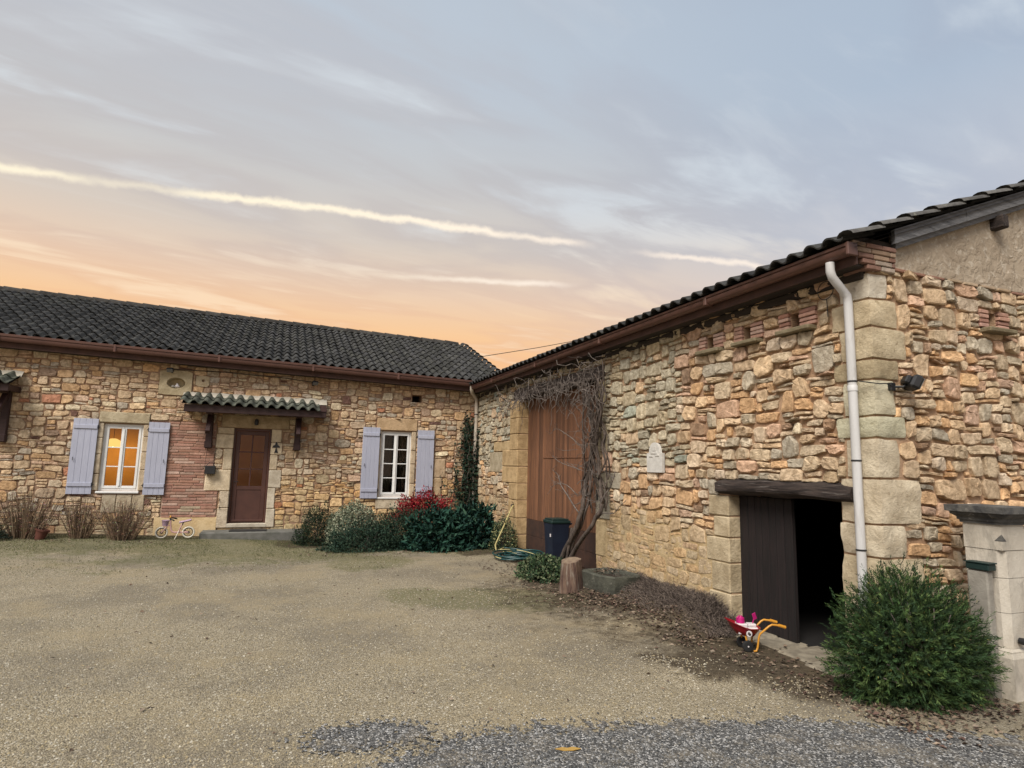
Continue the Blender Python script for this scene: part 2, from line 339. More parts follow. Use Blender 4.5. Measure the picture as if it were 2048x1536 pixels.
def sheet(name, inside, x0, x1, y0, y1, st, dz):
    g = MB(); ids = {}; nxx = int((x1-x0)/st); nyy = int((y1-y0)/st); rr = random.Random(5)
    def vid(i, j):
        if (i, j) not in ids:
            x = x0+i*st+rr.uniform(-.4, .4)*st; y = y0+j*st+rr.uniform(-.4, .4)*st; ids[(i, j)] = len(g.v); g.v.append((x, y, gz(x, y)+dz)); g.c.append((1, 1, 1))
        return ids[(i, j)]
    for j in range(nyy):
        for i in range(nxx):
            if inside(x0+(i+.5)*st, y0+(j+.5)*st): g.f.append((vid(i, j), vid(i+1, j), vid(i+1, j+1), vid(i, j+1)))
    return tag(g.build(name, m_road, None, 180), kind='structure')
sheet('road', lambda x, y: y < road_edge(x)-.03+.10*nz(x*2.3, y*2.3, 3)+.11*nz(x*9, y*9, 1)+.20*nz(x*31, y*31, 6) and y > -2.9, -.6, 9, -2.9, 4.2, .032, .006)
sheet('asphalt_patch', lambda x, y: math.hypot((x-.66)/.36, (y-4.02+.1*(x-.66))/.19) < 1+.35*nz(x*6, y*6, 4)+.9*nz(x*33, y*33, 2), .1, 1.3, 3.7, 4.4, .022, .006)
# ------------------------------------------------------------------ rubble masonry
U = .02
def pack(x0, x1, z0, z1, blk, rng, sizes):
    """lay stones one on another from the ground up, round the openings and dressed blocks"""
    n = int(round((x1-x0)/U)); h = np.full(n, z0, dtype=float); xs = x0+(np.arange(n)+.5)*U; out = []
    colb = [[(b[2], b[3]) for b in blk if b[0]-.001 < x < b[1]+.001] for x in xs]
    for _ in range(20000):
        i = int(np.argmin(h)); z = h[i]
        if z >= z1-.02: break
        j = i
        while j+1 < n and abs(h[j+1]-z) < .013: j += 1
        hit = False
        for k in range(i, j+1):
            for (b, t) in colb[k]:
                if b-.02 <= h[k] < t: h[k] = t; hit = True
        if hit: continue
        Wd = (j-i+1)*U
        r = rng.random(); acc = 0
        for pr_, (wa, wb, ha, hb) in sizes:
            acc += pr_
            if r <= acc: break
        w = rng.uniform(wa, wb); ht = rng.uniform(ha, hb)
        if Wd-w < .07: w = Wd if Wd < .42 else Wd/2
        k = max(1, int(round(w/U))); k = min(k, j-i+1); w = k*U
        s = i if rng.random() < .5 else j-k+1
        ht = min(ht, max(.05, w*1.25))
        for nb in (s-1, s+k):
            if 0 <= nb < n:
                d = h[nb]-z
                if .03 < d < .26 and abs(d-ht) < .4*ht: ht = d; break
        if k*U < .07: 
            ds = [h[q]-z for q in (s-1, s+k) if 0 <= q < n and h[q]-z > .02]
            if ds: ht = min(min(ds), .16)
        cap = z1-z
        for q in range(s, s+k):
            for (b, t) in colb[q]:
                if b > z: cap = min(cap, b-z)
        if cap-ht < .045: ht = cap if cap < .3 else cap/2
        out.append((xs[s]-U/2, xs[s]-U/2+w, z, z+ht)); h[s:s+k] = z+ht
    return out
def outline(rc, rng, blk, gap, n, warp=1.0):
    """irregular four- to six-sided stone: corners knocked in, edges slightly bowed"""
    a, b, c, d = rc; w, h = b-a, d-c; g = gap/2; m = min(w, h)
    a, b, c, d = a+g, b-g, c+g, d-g
    kx = lambda: rng.choice((.0, .03, .07, .14, .24))*m*rng.uniform(.5, 1.1); ky = lambda: rng.choice((0, .02, .05, .10, .18))*h*rng.uniform(.4, 1.1)
    P = []
    for x, y, sx, sy in ((a, c, 1, 1), (b, c, -1, 1), (b, d, -1, -1), (a, d, 1, -1)):
        if rng.random() < .30 and m > .06:
            u, v_ = rng.uniform(.15, .42)*m, rng.uniform(.15, .45)*m
            q = [(x+sx*u, y+sy*ky()*.3), (x+sx*kx()*.2, y+sy*v_)]
            if sx*sy > 0: q = q[::-1]
            P += q
        else: P.append((x+sx*kx(), y+sy*ky()))
    # round the corners a little, bow the long edges
    Q = []; k = len(P); r = rng.uniform(.05, .15)
    for i in range(k):
        p, q, t = P[i-1], P[i], P[(i+1) % k]
        for o in (p, t):
            e = math.hypot(o[0]-q[0], o[1]-q[1]); f = min(r, .035/max(e, 1e-4)+.04); Q.append((q[0]+(o[0]-q[0])*f, q[1]+(o[1]-q[1])*f))
        e = math.hypot(t[0]-q[0], t[1]-q[1])
        if e > .11:
            bow = rng.uniform(-.004, .010); nxn, nyn = (t[1]-q[1])/e, -(t[0]-q[0])/e; f = rng.uniform(.38, .62)
            Q.append((q[0]+(t[0]-q[0])*f+nxn*bow, q[1]+(t[1]-q[1])*f+nyn*bow))
    pts = []
    for x, y in Q:
        x += rng.uniform(-.004, .004); y += rng.uniform(-.003, .003)
        x, y = x+warp*(.022*nz(x*2.1, y*2.1, 11)+.009*nz(x*7, y*7, 3)), y+warp*(.038*nz(x*1.5, y*1.9, 23)+.012*nz(x*6, y*6, 31))
        for bb in blk:
            if bb[0] < x < bb[1] and bb[2] < y < bb[3]:
                dd = [(x-bb[0], 0), (bb[1]-x, 1), (y-bb[2], 2), (bb[3]-y, 3)]; mm, t = min(dd)
                if mm < .09:
                    if t == 0: x = bb[0]
                    elif t == 1: x = bb[1]
                    elif t == 2: y = bb[2]
                    else: y = bb[3]
        pts.append((x, y))
    return pts
def stone_geo(pts, pr, rng, f3, big):
    """broken face: steep sides, a narrow worn arris, a rough tilted face"""
    n = len(pts); cx = sum(p[0] for p in pts)/n; cy = sum(p[1] for p in pts)/n
    hw = max(.012, min(max(abs(p[0]-cx) for p in pts), max(abs(p[1]-cy) for p in pts))); bs = 1-min(.34, rng.uniform(.005, .010)/hw)
    v = []; rings = [(1.0, -.03), (1.0, pr*.62), (bs, pr*.97)]+([(bs*.58, pr)] if big else [])
    lim = .45*pr/hw; tu, tv = rng.uniform(-lim, lim), rng.uniform(-lim, lim*.6)
    for q, (s, hh) in enumerate(rings):
        for k, (x, y) in enumerate(pts):
            j = 0 if hh < 0 else rng.uniform(-.20, .20)*pr*(1.3 if q == 3 else 1); ro = 1 if q < 2 else s+rng.uniform(-.05, .03)
            X, Y = cx+(x-cx)*ro, cy+(y-cy)*ro
            v.append(f3(X, Y, hh+j+((X-cx)*tu+(Y-cy)*tv if hh > 0 else 0)))
    v.append(f3(cx+rng.uniform(-.2, .2)*hw, cy+rng.uniform(-.2, .2)*hw, pr*rng.uniform(.85, 1.2))); m = len(rings); f = []
    for r_ in range(m-1):
        for k in range(n): f.append((r_*n+k, r_*n+(k+1) % n, (r_+1)*n+(k+1) % n, (r_+1)*n+k))
    for k in range(n): f.append(((m-1)*n+k, (m-1)*n+(k+1) % n, m*n))
    return v, f
def rough_box(x0, x1, y0, y1, z0, z1, colr, amp=.010, n=6, fr=9, bev=.02):
    """hewn block: subdivided faces, worn corners, uneven surface"""
    mb = MB(); C = Vector(((x0+x1)/2, (y0+y1)/2, (z0+z1)/2)); H = Vector(((x1-x0)/2, (y1-y0)/2, (z1-z0)/2)); ids = {}
    def vid(p):
        k = tuple(round(t, 5) for t in p)
        if k not in ids:
            q = Vector([p[a]*H[a] for a in range(3)]); e = [max(0, abs(q[a])-(H[a]-bev)) for a in range(3)]; d = math.sqrt(sum(t*t for t in e))
            if d > bev: q = Vector([math.copysign(min(abs(q[a]), H[a]-bev)+e[a]*bev/d, q[a]) if e[a] > 0 else q[a] for a in range(3)])
            w = C+q; w = w+Vector((nz(w.x*fr, w.y*fr, w.z*fr), nz(w.x*fr+7, w.y*fr, w.z*fr), .5*nz(w.x*fr, w.y*fr+5, w.z*fr)))*amp+Vector((nz(w.x*3*fr, w.y*3*fr, w.z*3*fr), nz(w.x*3*fr, w.y*3*fr, w.z*3*fr+4), 0))*amp*.4
            ids[k] = len(mb.v); mb.v.append(tuple(w)); mb.c.append(colr)
        return ids[k]
    for ax in range(3):
        for sg in (-1, 1):
            for i in range(n):
                for j in range(n):
                    q = []
                    for a, b_ in ((i, j), (i+1, j), (i+1, j+1), (i, j+1)):
                        p = [0, 0, 0]; p[ax] = sg; p[(ax+1) % 3] = 2*a/n-1; p[(ax+2) % 3] = 2*b_/n-1; q.append(vid(p))
                    mb.f.append(tuple(q if sg > 0 else q[::-1]))
    return mb
def masonry(parent, rects, blk, rng, f3, colour, prot, budget, mat, gap=.018, keep=None):
    """largest stones as objects of their own, the rest as one part"""
    info = []
    for rc in rects:
        c = f3((rc[0]+rc[1])/2, (rc[2]+rc[3])/2, 0); X, Y, k = proj(c)
        vis = -30 < X < 2080 and -30 < Y < 1560
        info.append(((rc[1]-rc[0])*(rc[3]-rc[2])/k**2 if vis else 0, rc))
    info.sort(key=lambda t: -t[0])
    rest = MB(); out = []
    for a, rc in info:
        big = a > .00009; n = 14 if big else 10
        w, h = rc[1]-rc[0], rc[3]-rc[2]; u, vv = (rc[0]+rc[1])/2, (rc[2]+rc[3])/2
        pts = outline(rc, rng, blk, min(gap*rng.uniform(.6, 1.4), h*.4), n)
        V, F = stone_geo(pts, prot(u, vv, rng)*min(1, .45+h*5), rng, f3, big); c = colour(u, vv, w*h, rng)
        out.append((a, V, F, c))
    objs = []
    for q, (a, V, F, c) in enumerate(out):
        if q < budget and a > 0: objs.append(MB().add(V, F, c).build('stone', mat, parent, 22))
        else: rest.add(V, F, c)
    if rest.v: tag(rest.build('small_stones', mat, parent, 22), kind='stuff')
    return objs
def wall_sheet(u0, u1, v0, v1, holes, f3, depth, back=True):
    """sheet with openings and their reveals"""
    us = sorted({u0, u1, *[h[0] for h in holes], *[h[1] for h in holes]}); vs = sorted({v0, v1, *[h[2] for h in holes], *[h[3] for h in holes]})
    us = [x for x in us if u0 <= x <= u1]; vs = [x for x in vs if v0 <= x <= v1]
    inh = lambda a, b: any(h[0] < a < h[1] and h[2] < b < h[3] for h in holes)
    mb = MB()
    solid = {}
    for i in range(len(us)-1):
        for j in range(len(vs)-1): solid[(i, j)] = not inh((us[i]+us[i+1])/2, (vs[j]+vs[j+1])/2)
    for (i, j), s in solid.items():
        if not s: continue
        a, b, c, d = us[i], us[i+1], vs[j], vs[j+1]
        mb.add([f3(a, c, 0), f3(b, c, 0), f3(b, d, 0), f3(a, d, 0)], [(0, 1, 2, 3)])
        if back: mb.add([f3(a, c, -depth), f3(b, c, -depth), f3(b, d, -depth), f3(a, d, -depth)], [(3, 2, 1, 0)])
        for di, dj, (p, q) in ((-1, 0, ((a, c), (a, d))), (1, 0, ((b, d), (b, c))), (0, -1, ((b, c), (a, c))), (0, 1, ((a, d), (b, d)))):
            if not solid.get((i+di, j+dj), False):
                mb.add([f3(*p, 0), f3(*q, 0), f3(*q, -depth), f3(*p, -depth)], [(0, 1, 2, 3)])
    return mb
def block(name, parent, f3, a, b, c, d, pr, colr, rng, dep=.12, mat=None, bev=.012):
    """one dressed block: chamfered, slightly out of true"""
    mb = MB(); mb.box(a, b, c, d, -dep, pr, bev, colr)
    mb.v = [f3(x+rng.uniform(-.003, .003), y+rng.uniform(-.003, .003), z) for x, y, z in mb.v]
    return mb.build(name, mat or m_dress, parent, 40)
def pick(rng, pal):
    r = rng.random()*sum(p[0] for p in pal)
    for w, c in pal:
        r -= w
        if r <= 0: break
    k = rng.uniform(.84, 1.16); w_ = rng.uniform(-.03, .03); return tuple(min(.72, x*k*f) for x, f in zip(c, (1+w_, 1, 1-w_*1.5)))
PAL_H = [(30, (.63, .485, .33)), (24, (.67, .555, .41)), (9, (.52, .46, .375)), (13, (.62, .425, .25)), (7, (.61, .45, .335)), (9, (.55, .42, .295)), (4, (.42, .30, .215)), (1.2, (.20, .12, .10)), (1.5, (.48, .24, .155))]
PAL_B = [(24, (.62, .475, .325)), (18, (.56, .46, .335)), (14, (.47, .42, .335)), (15, (.64, .43, .255)), (13, (.67, .55, .42)), (9, (.61, .43, .32)), (3, (.33, .23, .16))]
PAL_G = [(32, (.47, .43, .335)), (20, (.425, .395, .315)), (15, (.52, .455, .335)), (4, (.36, .395, .345)), (8, (.58, .44, .30))]
PAL_BR = [(5, (.37, .215, .16)), (3, (.43, .27, .205)), (2, (.33, .18, .135)), (2, (.48, .345, .27))]
SZ_H = [(.20, (.20, .36, .13, .22)), (.40, (.13, .28, .075, .13)), (.40, (.12, .32, .032, .062))]
SZ_B = [(.30, (.18, .34, .13, .23)), (.36, (.13, .26, .08, .14)), (.34, (.12, .32, .032, .065))]

# ================================================================== FARMHOUSE
fH = lambda x, z, d: Vector((x, YF-d, z))
house = thing('farmhouse', 'long low stone farmhouse with dark tiled roof, lilac shutters and brown door', 'house', (0, YF, 0))
rng = random.Random(11)
# openings (x0,x1,z0,z1)
DOOR = (-.80, -.03, .27, 2.35); W1 = (-3.20, -2.49, .99, 2.34); W2 = (2.355, 3.085, .89, 2.42); VENT = (3.05, 3.28, 3.14, 3.31); OCU = (-2.18, -1.80, 3.10, 3.37)
wall = wall_sheet(-9, XB, -.2, 3.74, [DOOR, W1, W2, VENT, OCU], lambda u, v, d: fH(u, v, d-.006), .45).build('facade_wall', m_mortar, house, 0)
dressed = []   # (name, x0,x1,z0,z1, proud, colour)
cream, tan, grey = (.62, .55, .43), (.50, .39, .26), (.43, .40, .33)
for a, z0, z1 in ((-1.11, 2.22, 2.35), (-1.13, 1.91, 2.21), (-.97, 1.46, 1.90), (-1.28, 1.01, 1.45), (-.98, .66, 1.0), (-1.0, .24, .65)): dressed.append(('jamb_stone', a, -.80, z0, z1, .03, cream if z0 > .7 else (.58, .52, .43)))
for b_, z0, z1 in ((.17, 2.07, 2.35), (.20, 1.80, 2.06), (.12, 1.47, 1.79), (.22, 1.08, 1.46), (.12, .64, 1.07), (.14, .24, .63)): dressed.append(('jamb_stone', -.03, b_, z0, z1, .03, cream if z0 > 1.1 else (.55, .52, .45)))
dressed += [('lintel', -1.05, .32, 2.36, 2.64, .028, (.42, .35, .25)), ('lintel', -3.29, -2.40, 2.36, 2.575, .045, (.45, .41, .31)), ('lintel', 2.25, 3.20, 2.44, 2.72, .035, (.50, .38, .25)),
            ('oculus_stone', -2.30, -1.69, 2.99, 3.51, .035, (.50, .43, .30)), ('pierced_stone', -1.62, -1.36, 3.20, 3.43, .03, (.50, .42, .30)),
            ('sill_stone', 2.30, 3.14, .62, .85, .03, (.53, .48, .39)), ('quoin', 3.66, 3.93, 1.36, 1.80, .02, (.47, .38, .28)), ('quoin', 3.66, 3.86, .92, 1.35, .02, (.49, .39, .27)), ('quoin', 3.66, 4.02, .5, .91, .02, (.44, .38, .29)),
            ('sill_stone', -3.10, -2.86, .56, .92, .02, (.46, .42, .34)), ('sill_stone', -2.85, -2.58, .56, .92, .02, (.50, .45, .36)), ('sill_stone', -2.57, -2.36, .60, .92, .02, (.45, .40, .31))]
for wz, side, zz in ((W1, 0, (1.0, 1.33, 1.72, 2.05, 2.35)), (W1, 1, (1.0, 1.42, 1.78, 2.1, 2.35)), (W2, 0, (.87, 1.25, 1.62, 2.0, 2.43)), (W2, 1, (.87, 1.2, 1.66, 1.98, 2.43))):
    for z0, z1 in zip(zz, zz[1:]):
        a, b_ = (wz[0]-.10, wz[0]) if side == 0 else (wz[1], wz[1]+.10)
        dressed.append(('jamb_stone', a, b_, z0+.004, z1-.004, .025, (.50, .43, .33) if side else (.48, .43, .35)))
blkH = [(d[1], d[2], d[3], d[4]) for d in dressed]+[DOOR, W1, W2, VENT, (-3.32, -2.37, .93, 1.0), (2.25, 3.2, .85, .9)]
for nm, a, b_, c_, d_, pr, cc in dressed:
    if nm in ('oculus_stone', 'pierced_stone'): continue
    kq = rng.uniform(.94, 1.08); e_ = .006 if nm == 'jamb_stone' else 0; a, b_ = (a, b_+e_) if abs(b_-DOOR[0]) < .01 or abs(b_-W1[0]) < .01 or abs(b_-W2[0]) < .01 else (a-e_, b_)
    block(nm, wall, fH, a, b_, c_, d_, pr, (cc[0]*kq*1.03, cc[1]*kq*.99, cc[2]*kq*.96), rng, .20)
def pierced(name, a, b_, c_, d_, pr, cc, ex, ez, rx, rz, n=24, sq=False):
    """block with an opening cut through its face"""
    mb = MB(); cx, cz = ex, ez; v = []
    for k in range(n):
        q = 2*math.pi*(k+.5)/n; cq, sq_ = math.cos(q), math.sin(q)
        s = min(((b_-cx) if cq > 0 else (cx-a))/max(abs(cq), 1e-6), ((d_-cz) if sq_ > 0 else (cz-c_))/max(abs(sq_), 1e-6))
        ox, oz = cx+cq*s, cz+sq_*s
        if sq: t = 1/max(abs(cq), abs(sq_)); ix, iz = cx+cq*t*rx, cz+sq_*t*rz
        else: ix, iz = cx+cq*rx, cz+sq_*rz
        v += [fH(ox, oz, -.05), fH(ox, oz, pr), fH(ix, iz, pr), fH(cx+(ix-cx)*.86, cz+(iz-cz)*.86, -.14)]
    f = []
    for k in range(n):
        a4, b4 = k*4, ((k+1) % n)*4
        for t in range(3): f.append((a4+t, b4+t, b4+t+1, a4+t+1))
    f.append(tuple(k*4+3 for k in range(n)))
    return mb.add(v, f, cc).build(name, m_dress, wall, 35)
pierced('oculus_stone', -2.30, -1.69, 2.99, 3.51, .035, (.50, .43, .30), -1.99, 3.245, .175, .115)
pierced('pierced_stone', -1.62, -1.36, 3.20, 3.43, .03, (.50, .42, .30), -1.48, 3.33, .024, .028, 16, True)
BRK = [(-2.02, -1.14, .98, 2.43), (-2.02, -1.30, 1.0, 1.5), (-2.05, -1.01, .44, 1.0)]
rects = pack(-9.0, XB, .0, 3.74, blkH+BRK, rng, SZ_H)
def colH(u, v, a, r):
    c = pick(r, PAL_H)
    if v < 1.3 and u > .2: c = tuple(x*y for x, y in zip(c, (1.04, .98, .82)))
    if v > 3.0: c = tuple(x*y for x, y in zip(c, (.96, .95, .95)))
    if v < .45: c = tuple(.5*x+.5*y for x, y in zip(c, (.36, .30, .18)))
    return c
masonry(wall, rects, blkH+BRK, rng, fH, colH, lambda u, v, r: r.uniform(.010, .030) if v > .45 else r.uniform(.004, .014), 300, m_stone, .011)
# thin brick panel between window and door
g = MB().box(-2.03, -1.12, -.05, .008, 0, 0, 0)
g = MB()
for (a, b_, c_, d_) in ((-2.02, -1.14, .99, 2.42), (-2.05, -1.02, .45, 1.0)):
    g.add([fH(a, c_, .006), fH(b_, c_, .006), fH(b_, d_, .006), fH(a, d_, .006)], [(0, 1, 2, 3)])
g.build('brick_joint_bed', m_grout, wall, 0)
z = .46; row = 0
while z < 2.40:
    hb = rng.uniform(.042, .052); a0, b0 = (-2.02, -1.14) if z > .99 else (-2.04, -1.02)
    if 1.0 < z < 1.46: b0 = -1.30
    x = a0-rng.uniform(0, .25)
    while x < b0-.04:
        L_ = rng.uniform(.26, .40); xa, xb = max(a0, x), min(b0, x+L_)
        if xb-xa > .05:
            pale = .55 < z < .78 and -1.75 < (xa+xb)/2 < -1.35
            cc = (.46, .38, .27) if pale and rng.random() < .7 else pick(rng, PAL_BR)
            zt = .006*math.sin(x*5+z*9)
            block('brick', wall, fH, xa+.004, xb-.004, z+zt, z+hb+zt, rng.uniform(.014, .024), cc, rng, .01, m_brick, .006)
        x += L_
    z += hb+.011; row += 1
# vent back near-black in place of the hole's shade, mortar back of the oculus
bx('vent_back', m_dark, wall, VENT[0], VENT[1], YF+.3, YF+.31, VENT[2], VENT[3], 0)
bx('oculus_back', m_mortar, wall, OCU[0]-.05, OCU[1]+.05, YF+.16, YF+.17, OCU[2]-.05, OCU[3]+.05, 0)
# plinth: worn lime render at the foot of the wall
mbp = MB(); nn = 60
for i in range(nn):
    x0_, x1_ = -2.15+(i)*(1.15/nn), -2.15+(i+1)*(1.15/nn)
    t0, t1 = .45+.03*nz(x0_*4, 1), .45+.03*nz(x1_*4, 1)
    mbp.add([fH(x0_, -.05, .03), fH(x1_, -.05, .03), fH(x1_, t1, .026), fH(x0_, t0, .026), fH(x1_, t1+.02, .0), fH(x0_, t0+.02, .0)], [(0, 1, 2, 3), (3, 2, 4, 5)])
mbp.build('plinth_render', m_lime, wall, 180)

# windows ------------------------------------------------------------
def window(name_lab, o, rows, dark):
    x0, x1, z0, z1 = o; yb = YF+.10; yf = yb-.05; fr = MB(); t = .05
    fr.box(x0, x0+t, yf, yb, z0, z1); fr.box(x1-t, x1, yf, yb, z0, z1); fr.box(x0+t, x1-t, yf, yb, z1-t, z1); fr.box(x0+t, x1-t, yf, yb, z0, z0+t)
    f = fr.build('window', m_white, house, 30); tag(f, name_lab)
    bx('window_sill', m_white, f, x0-.02, x1+.02, YF-.05, yf+.01, z0-.045, z0-.002, .008)
    cx = (x0+x1)/2; c0, c1 = z0+t, z1-t
    for a, b_ in ((x0+t, cx), (cx, x1-t)):
        s = .045; ca_ = MB(); y0, y1 = yf-.012, yb-.012
        ca_.box(a+.001, a+s, y0, y1, c0, c1); ca_.box(b_-s, b_-.001, y0, y1, c0, c1); ca_.box(a+s, b_-s, y0, y1, c1-s, c1); ca_.box(a+s, b_-s, y0, y1, c0, c0+s*1.2)
        ph = (c1-s-c0-s*1.2)/rows
        for k in range(1, rows): zz = c0+s*1.2+k*ph; ca_.box(a+s, b_-s, y0+.004, y1-.01, zz-.011, zz+.011)
        cs = ca_.build('casement', m_white, f, 30)
        for k in range(rows):
            zz = c0+s*1.2+k*ph
            pane = MB().add([(a+s, y1-.02, zz), (b_-s, y1-.02, zz), (b_-s, y1-.02, zz+ph), (a+s, y1-.02, zz+ph)], [(0, 1, 2, 3)]).build('pane', m_glass, f, 0)
    bx('espagnolette', m_white, f, cx-.014, cx+.014, yf-.03, yf-.013, c0+.05, c1-.05, .006)
window('white six-pane window with a lit lamp behind it', W1, 3, False)
window('white eight-pane window, dark inside', W2, 4, True)
def shutter(x0, x1, z0, z1, hinge, lab):
    y1 = YF-.040; y0 = y1-.022
    s = bx('shutter', m_shut, house, x0+.004, x1-.004, y0+.006, y1-.001, z0+.004, z1-.004, .002); tag(s, lab)
    n = 4; w = (x1-x0)/n
    for k in range(n): bx('plank', m_shut, s, x0+k*w+.0012, x0+(k+1)*w-.0012, y0, y1-.008, z0, z1, .003)
    for zb in (z1-.20, z0+.15): bx('batten', m_shut, s, x0+.01, x1-.01, y0-.018, y0-.0005, zb, zb+.075, .006)
    for zb in (z1-.17, z0+.18):
        xh = x1 if hinge > 0 else x0
        MB().tube([(xh, y0+.008, zb-.03), (xh, y0+.008, zb+.05)], .011, 8).build('hinge', m_black, s)
        bx('hinge_strap', m_black, s, min(xh, xh+hinge*.03), max(xh, xh+hinge*.03), y0-.0, y0+.006, zb, zb+.018, .001)
    xk = x0+.06 if hinge > 0 else x1-.06
    MB().tube([(xk, y0-.02, (z0+z1)/2-.09), (xk, y0-.028, (z0+z1)/2-.05), (xk, y0-.02, (z0+z1)/2-.02)], .006, 6).build('latch', m_black, s)
shutter(-3.71, -3.285, .93, 2.42, 1, 'lilac shutter with scuffed lower corner'); shutter(-2.40, -2.015, .92, 2.40, -1, None)
shutter(1.93, 2.32, .86, 2.49, 1, None); shutter(3.21, 3.62, .86, 2.47, -1, None)
# front door ----------------------------------------------------------
x0, x1, z0, z1 = DOOR; yb = YF+.14
dr = MB(); t = .085; f0, f1 = yb-.055, yb
dr.box(x0, x0+.05, f0-.03, f1, z0+.055, z1, .004); dr.box(x1-.05, x1, f0-.03, f1, z0+.055, z1, .004); dr.box(x0+.05, x1-.05, f0-.03, f1, z1-.05, z1, .004)
door = dr.build('front_door', m_door, house, 30); tag(door, 'brown half-glazed front door with six amber panes')
a, b_, c_, d_ = x0+.055, x1-.055, z0+.06, z1-.055
lf = MB(); lf.box(a, a+t, f0, f1, c_, d_); lf.box(b_-t, b_, f0, f1, c_, d_); lf.box(a+t, b_-t, f0, f1, d_-t, d_); lf.box(a+t, b_-t, f0, f1, 1.03, 1.11); lf.box(a+t, b_-t, f0+.012, f1, c_, 1.03)
mid = (a+b_)/2; lf.box(mid-.014, mid+.014, f0+.008, f1-.01, 1.11, d_-t)
ph = (d_-t-1.11)/3
for k in (1, 2): lf.box(a+t, b_-t, f0+.010, f1-.012, 1.11+k*ph-.013, 1.11+k*ph+.013)
leaf = lf.build('door_leaf', m_door, door, 30)
bx('drip_rail', m_door, door, a+.01, b_-.01, f0-.02, f0-.001, c_+.03, c_+.07, .006)
for k in range(3):
    for q in (0, 1):
        xa, xb = (a+t, mid-.014) if q == 0 else (mid+.014, b_-t)
        MB().add([(xa, f1-.025, 1.11+k*ph), (xb, f1-.025, 1.11+k*ph), (xb, f1-.025, 1.11+(k+1)*ph), (xa, f1-.025, 1.11+(k+1)*ph)], [(0, 1, 2, 3)]).build('pane', m_glass, door, 0)
MB().tube([(a+.03, f0-.005, 1.20), (a+.03, f0-.05, 1.20), (a+.11, f0-.05, 1.20)], .009, 8).build('handle', m_black, door)
bx('threshold', pm('stone_threshold', (.50, .45, .36, 1), (.40, .35, .27, 1), .8, 6, .2, 30), door, x0-.02, x1+.02, YF-.03, yb, z0-.03, z0+.055, .012)
# the lit room and the dark room behind the wall
def room(name, mat, x0, x1, y0, y1, z0, z1, holes):
    mb = wall_sheet(x0, x1, z0, z1, holes, lambda u, v, d: Vector((u, y0-d, v)), .002, False)
    for q in ([(x0, y0, z0), (x0, y1, z0), (x0, y1, z1), (x0, y0, z1)], [(x1, y0, z0), (x1, y1, z0), (x1, y1, z1), (x1, y0, z1)], [(x0, y1, z0), (x1, y1, z0), (x1, y1, z1), (x0, y1, z1)], [(x0, y0, z0), (x1, y0, z0), (x1, y1, z0), (x0, y1, z0)], [(x0, y0, z1), (x1, y0, z1), (x1, y1, z1), (x0, y1, z1)]): mb.add(q, [(0, 1, 2, 3)])
    return mb.build(name, mat, house, 0)
tag(room('lit_room', m_room, -4.6, .9, YF+.455, YF+2.5, .15, 2.75, [DOOR, W1]), 'warm lamplit room seen through window and door')
room('dark_room', m_dark, 1.2, 4.6, YF+.455, YF+3, .15, 2.75, [W2])
for xa, xb in ((2.36, 2.66), (2.86, 3.09)):
    mb = MB(); n = 26
    v = [(xa+(xb-xa)*i/n, YF+.30+.02*math.sin(i*1.3), zz) for zz in (.92, 2.40) for i in range(n+1)]
    mb.add(v, [(i, i+1, n+2+i, n+1+i) for i in range(n)]).build('curtain', m_curt, house, 180)
LP = Vector((-3.35, 16.15, 1.88))
lamp = thing('pendant_lamp', 'glowing yellow dome pendant lamp hanging inside the lit window', 'lamp', LP)
MB().lathe([(.02, .205), (.06, .20), (.13, .16), (.17, .10), (.185, .02), (.18, .02), (.165, .1), (.125, .15), (.02, .19)], 28, Matrix.Translation(LP)).build('lamp_shade', m_lamp, lamp, 60)
MB().tube([LP+Vector((0, 0, .2)), LP+Vector((0, 0, .85))], .006, 6).build('cord', m_black, lamp)
MB().lathe([(.001, .0), (.035, .015), (.045, .05), (.03, .09), (.001, .11)], 14, Matrix.Translation(LP+Vector((0, 0, .02)))).build('bulb', emat('bulb_glow', (1, .62, .22, 1), 25), lamp, 180)
pl = bpy.data.lights.new('lamp_light', 'POINT'); pl.energy = 30; pl.color = (1, .56, .14); pl.shadow_soft_size = .12
plo = link('lamp_light', pl, lamp, Matrix.Translation(LP+Vector((0, 0, -.08))))
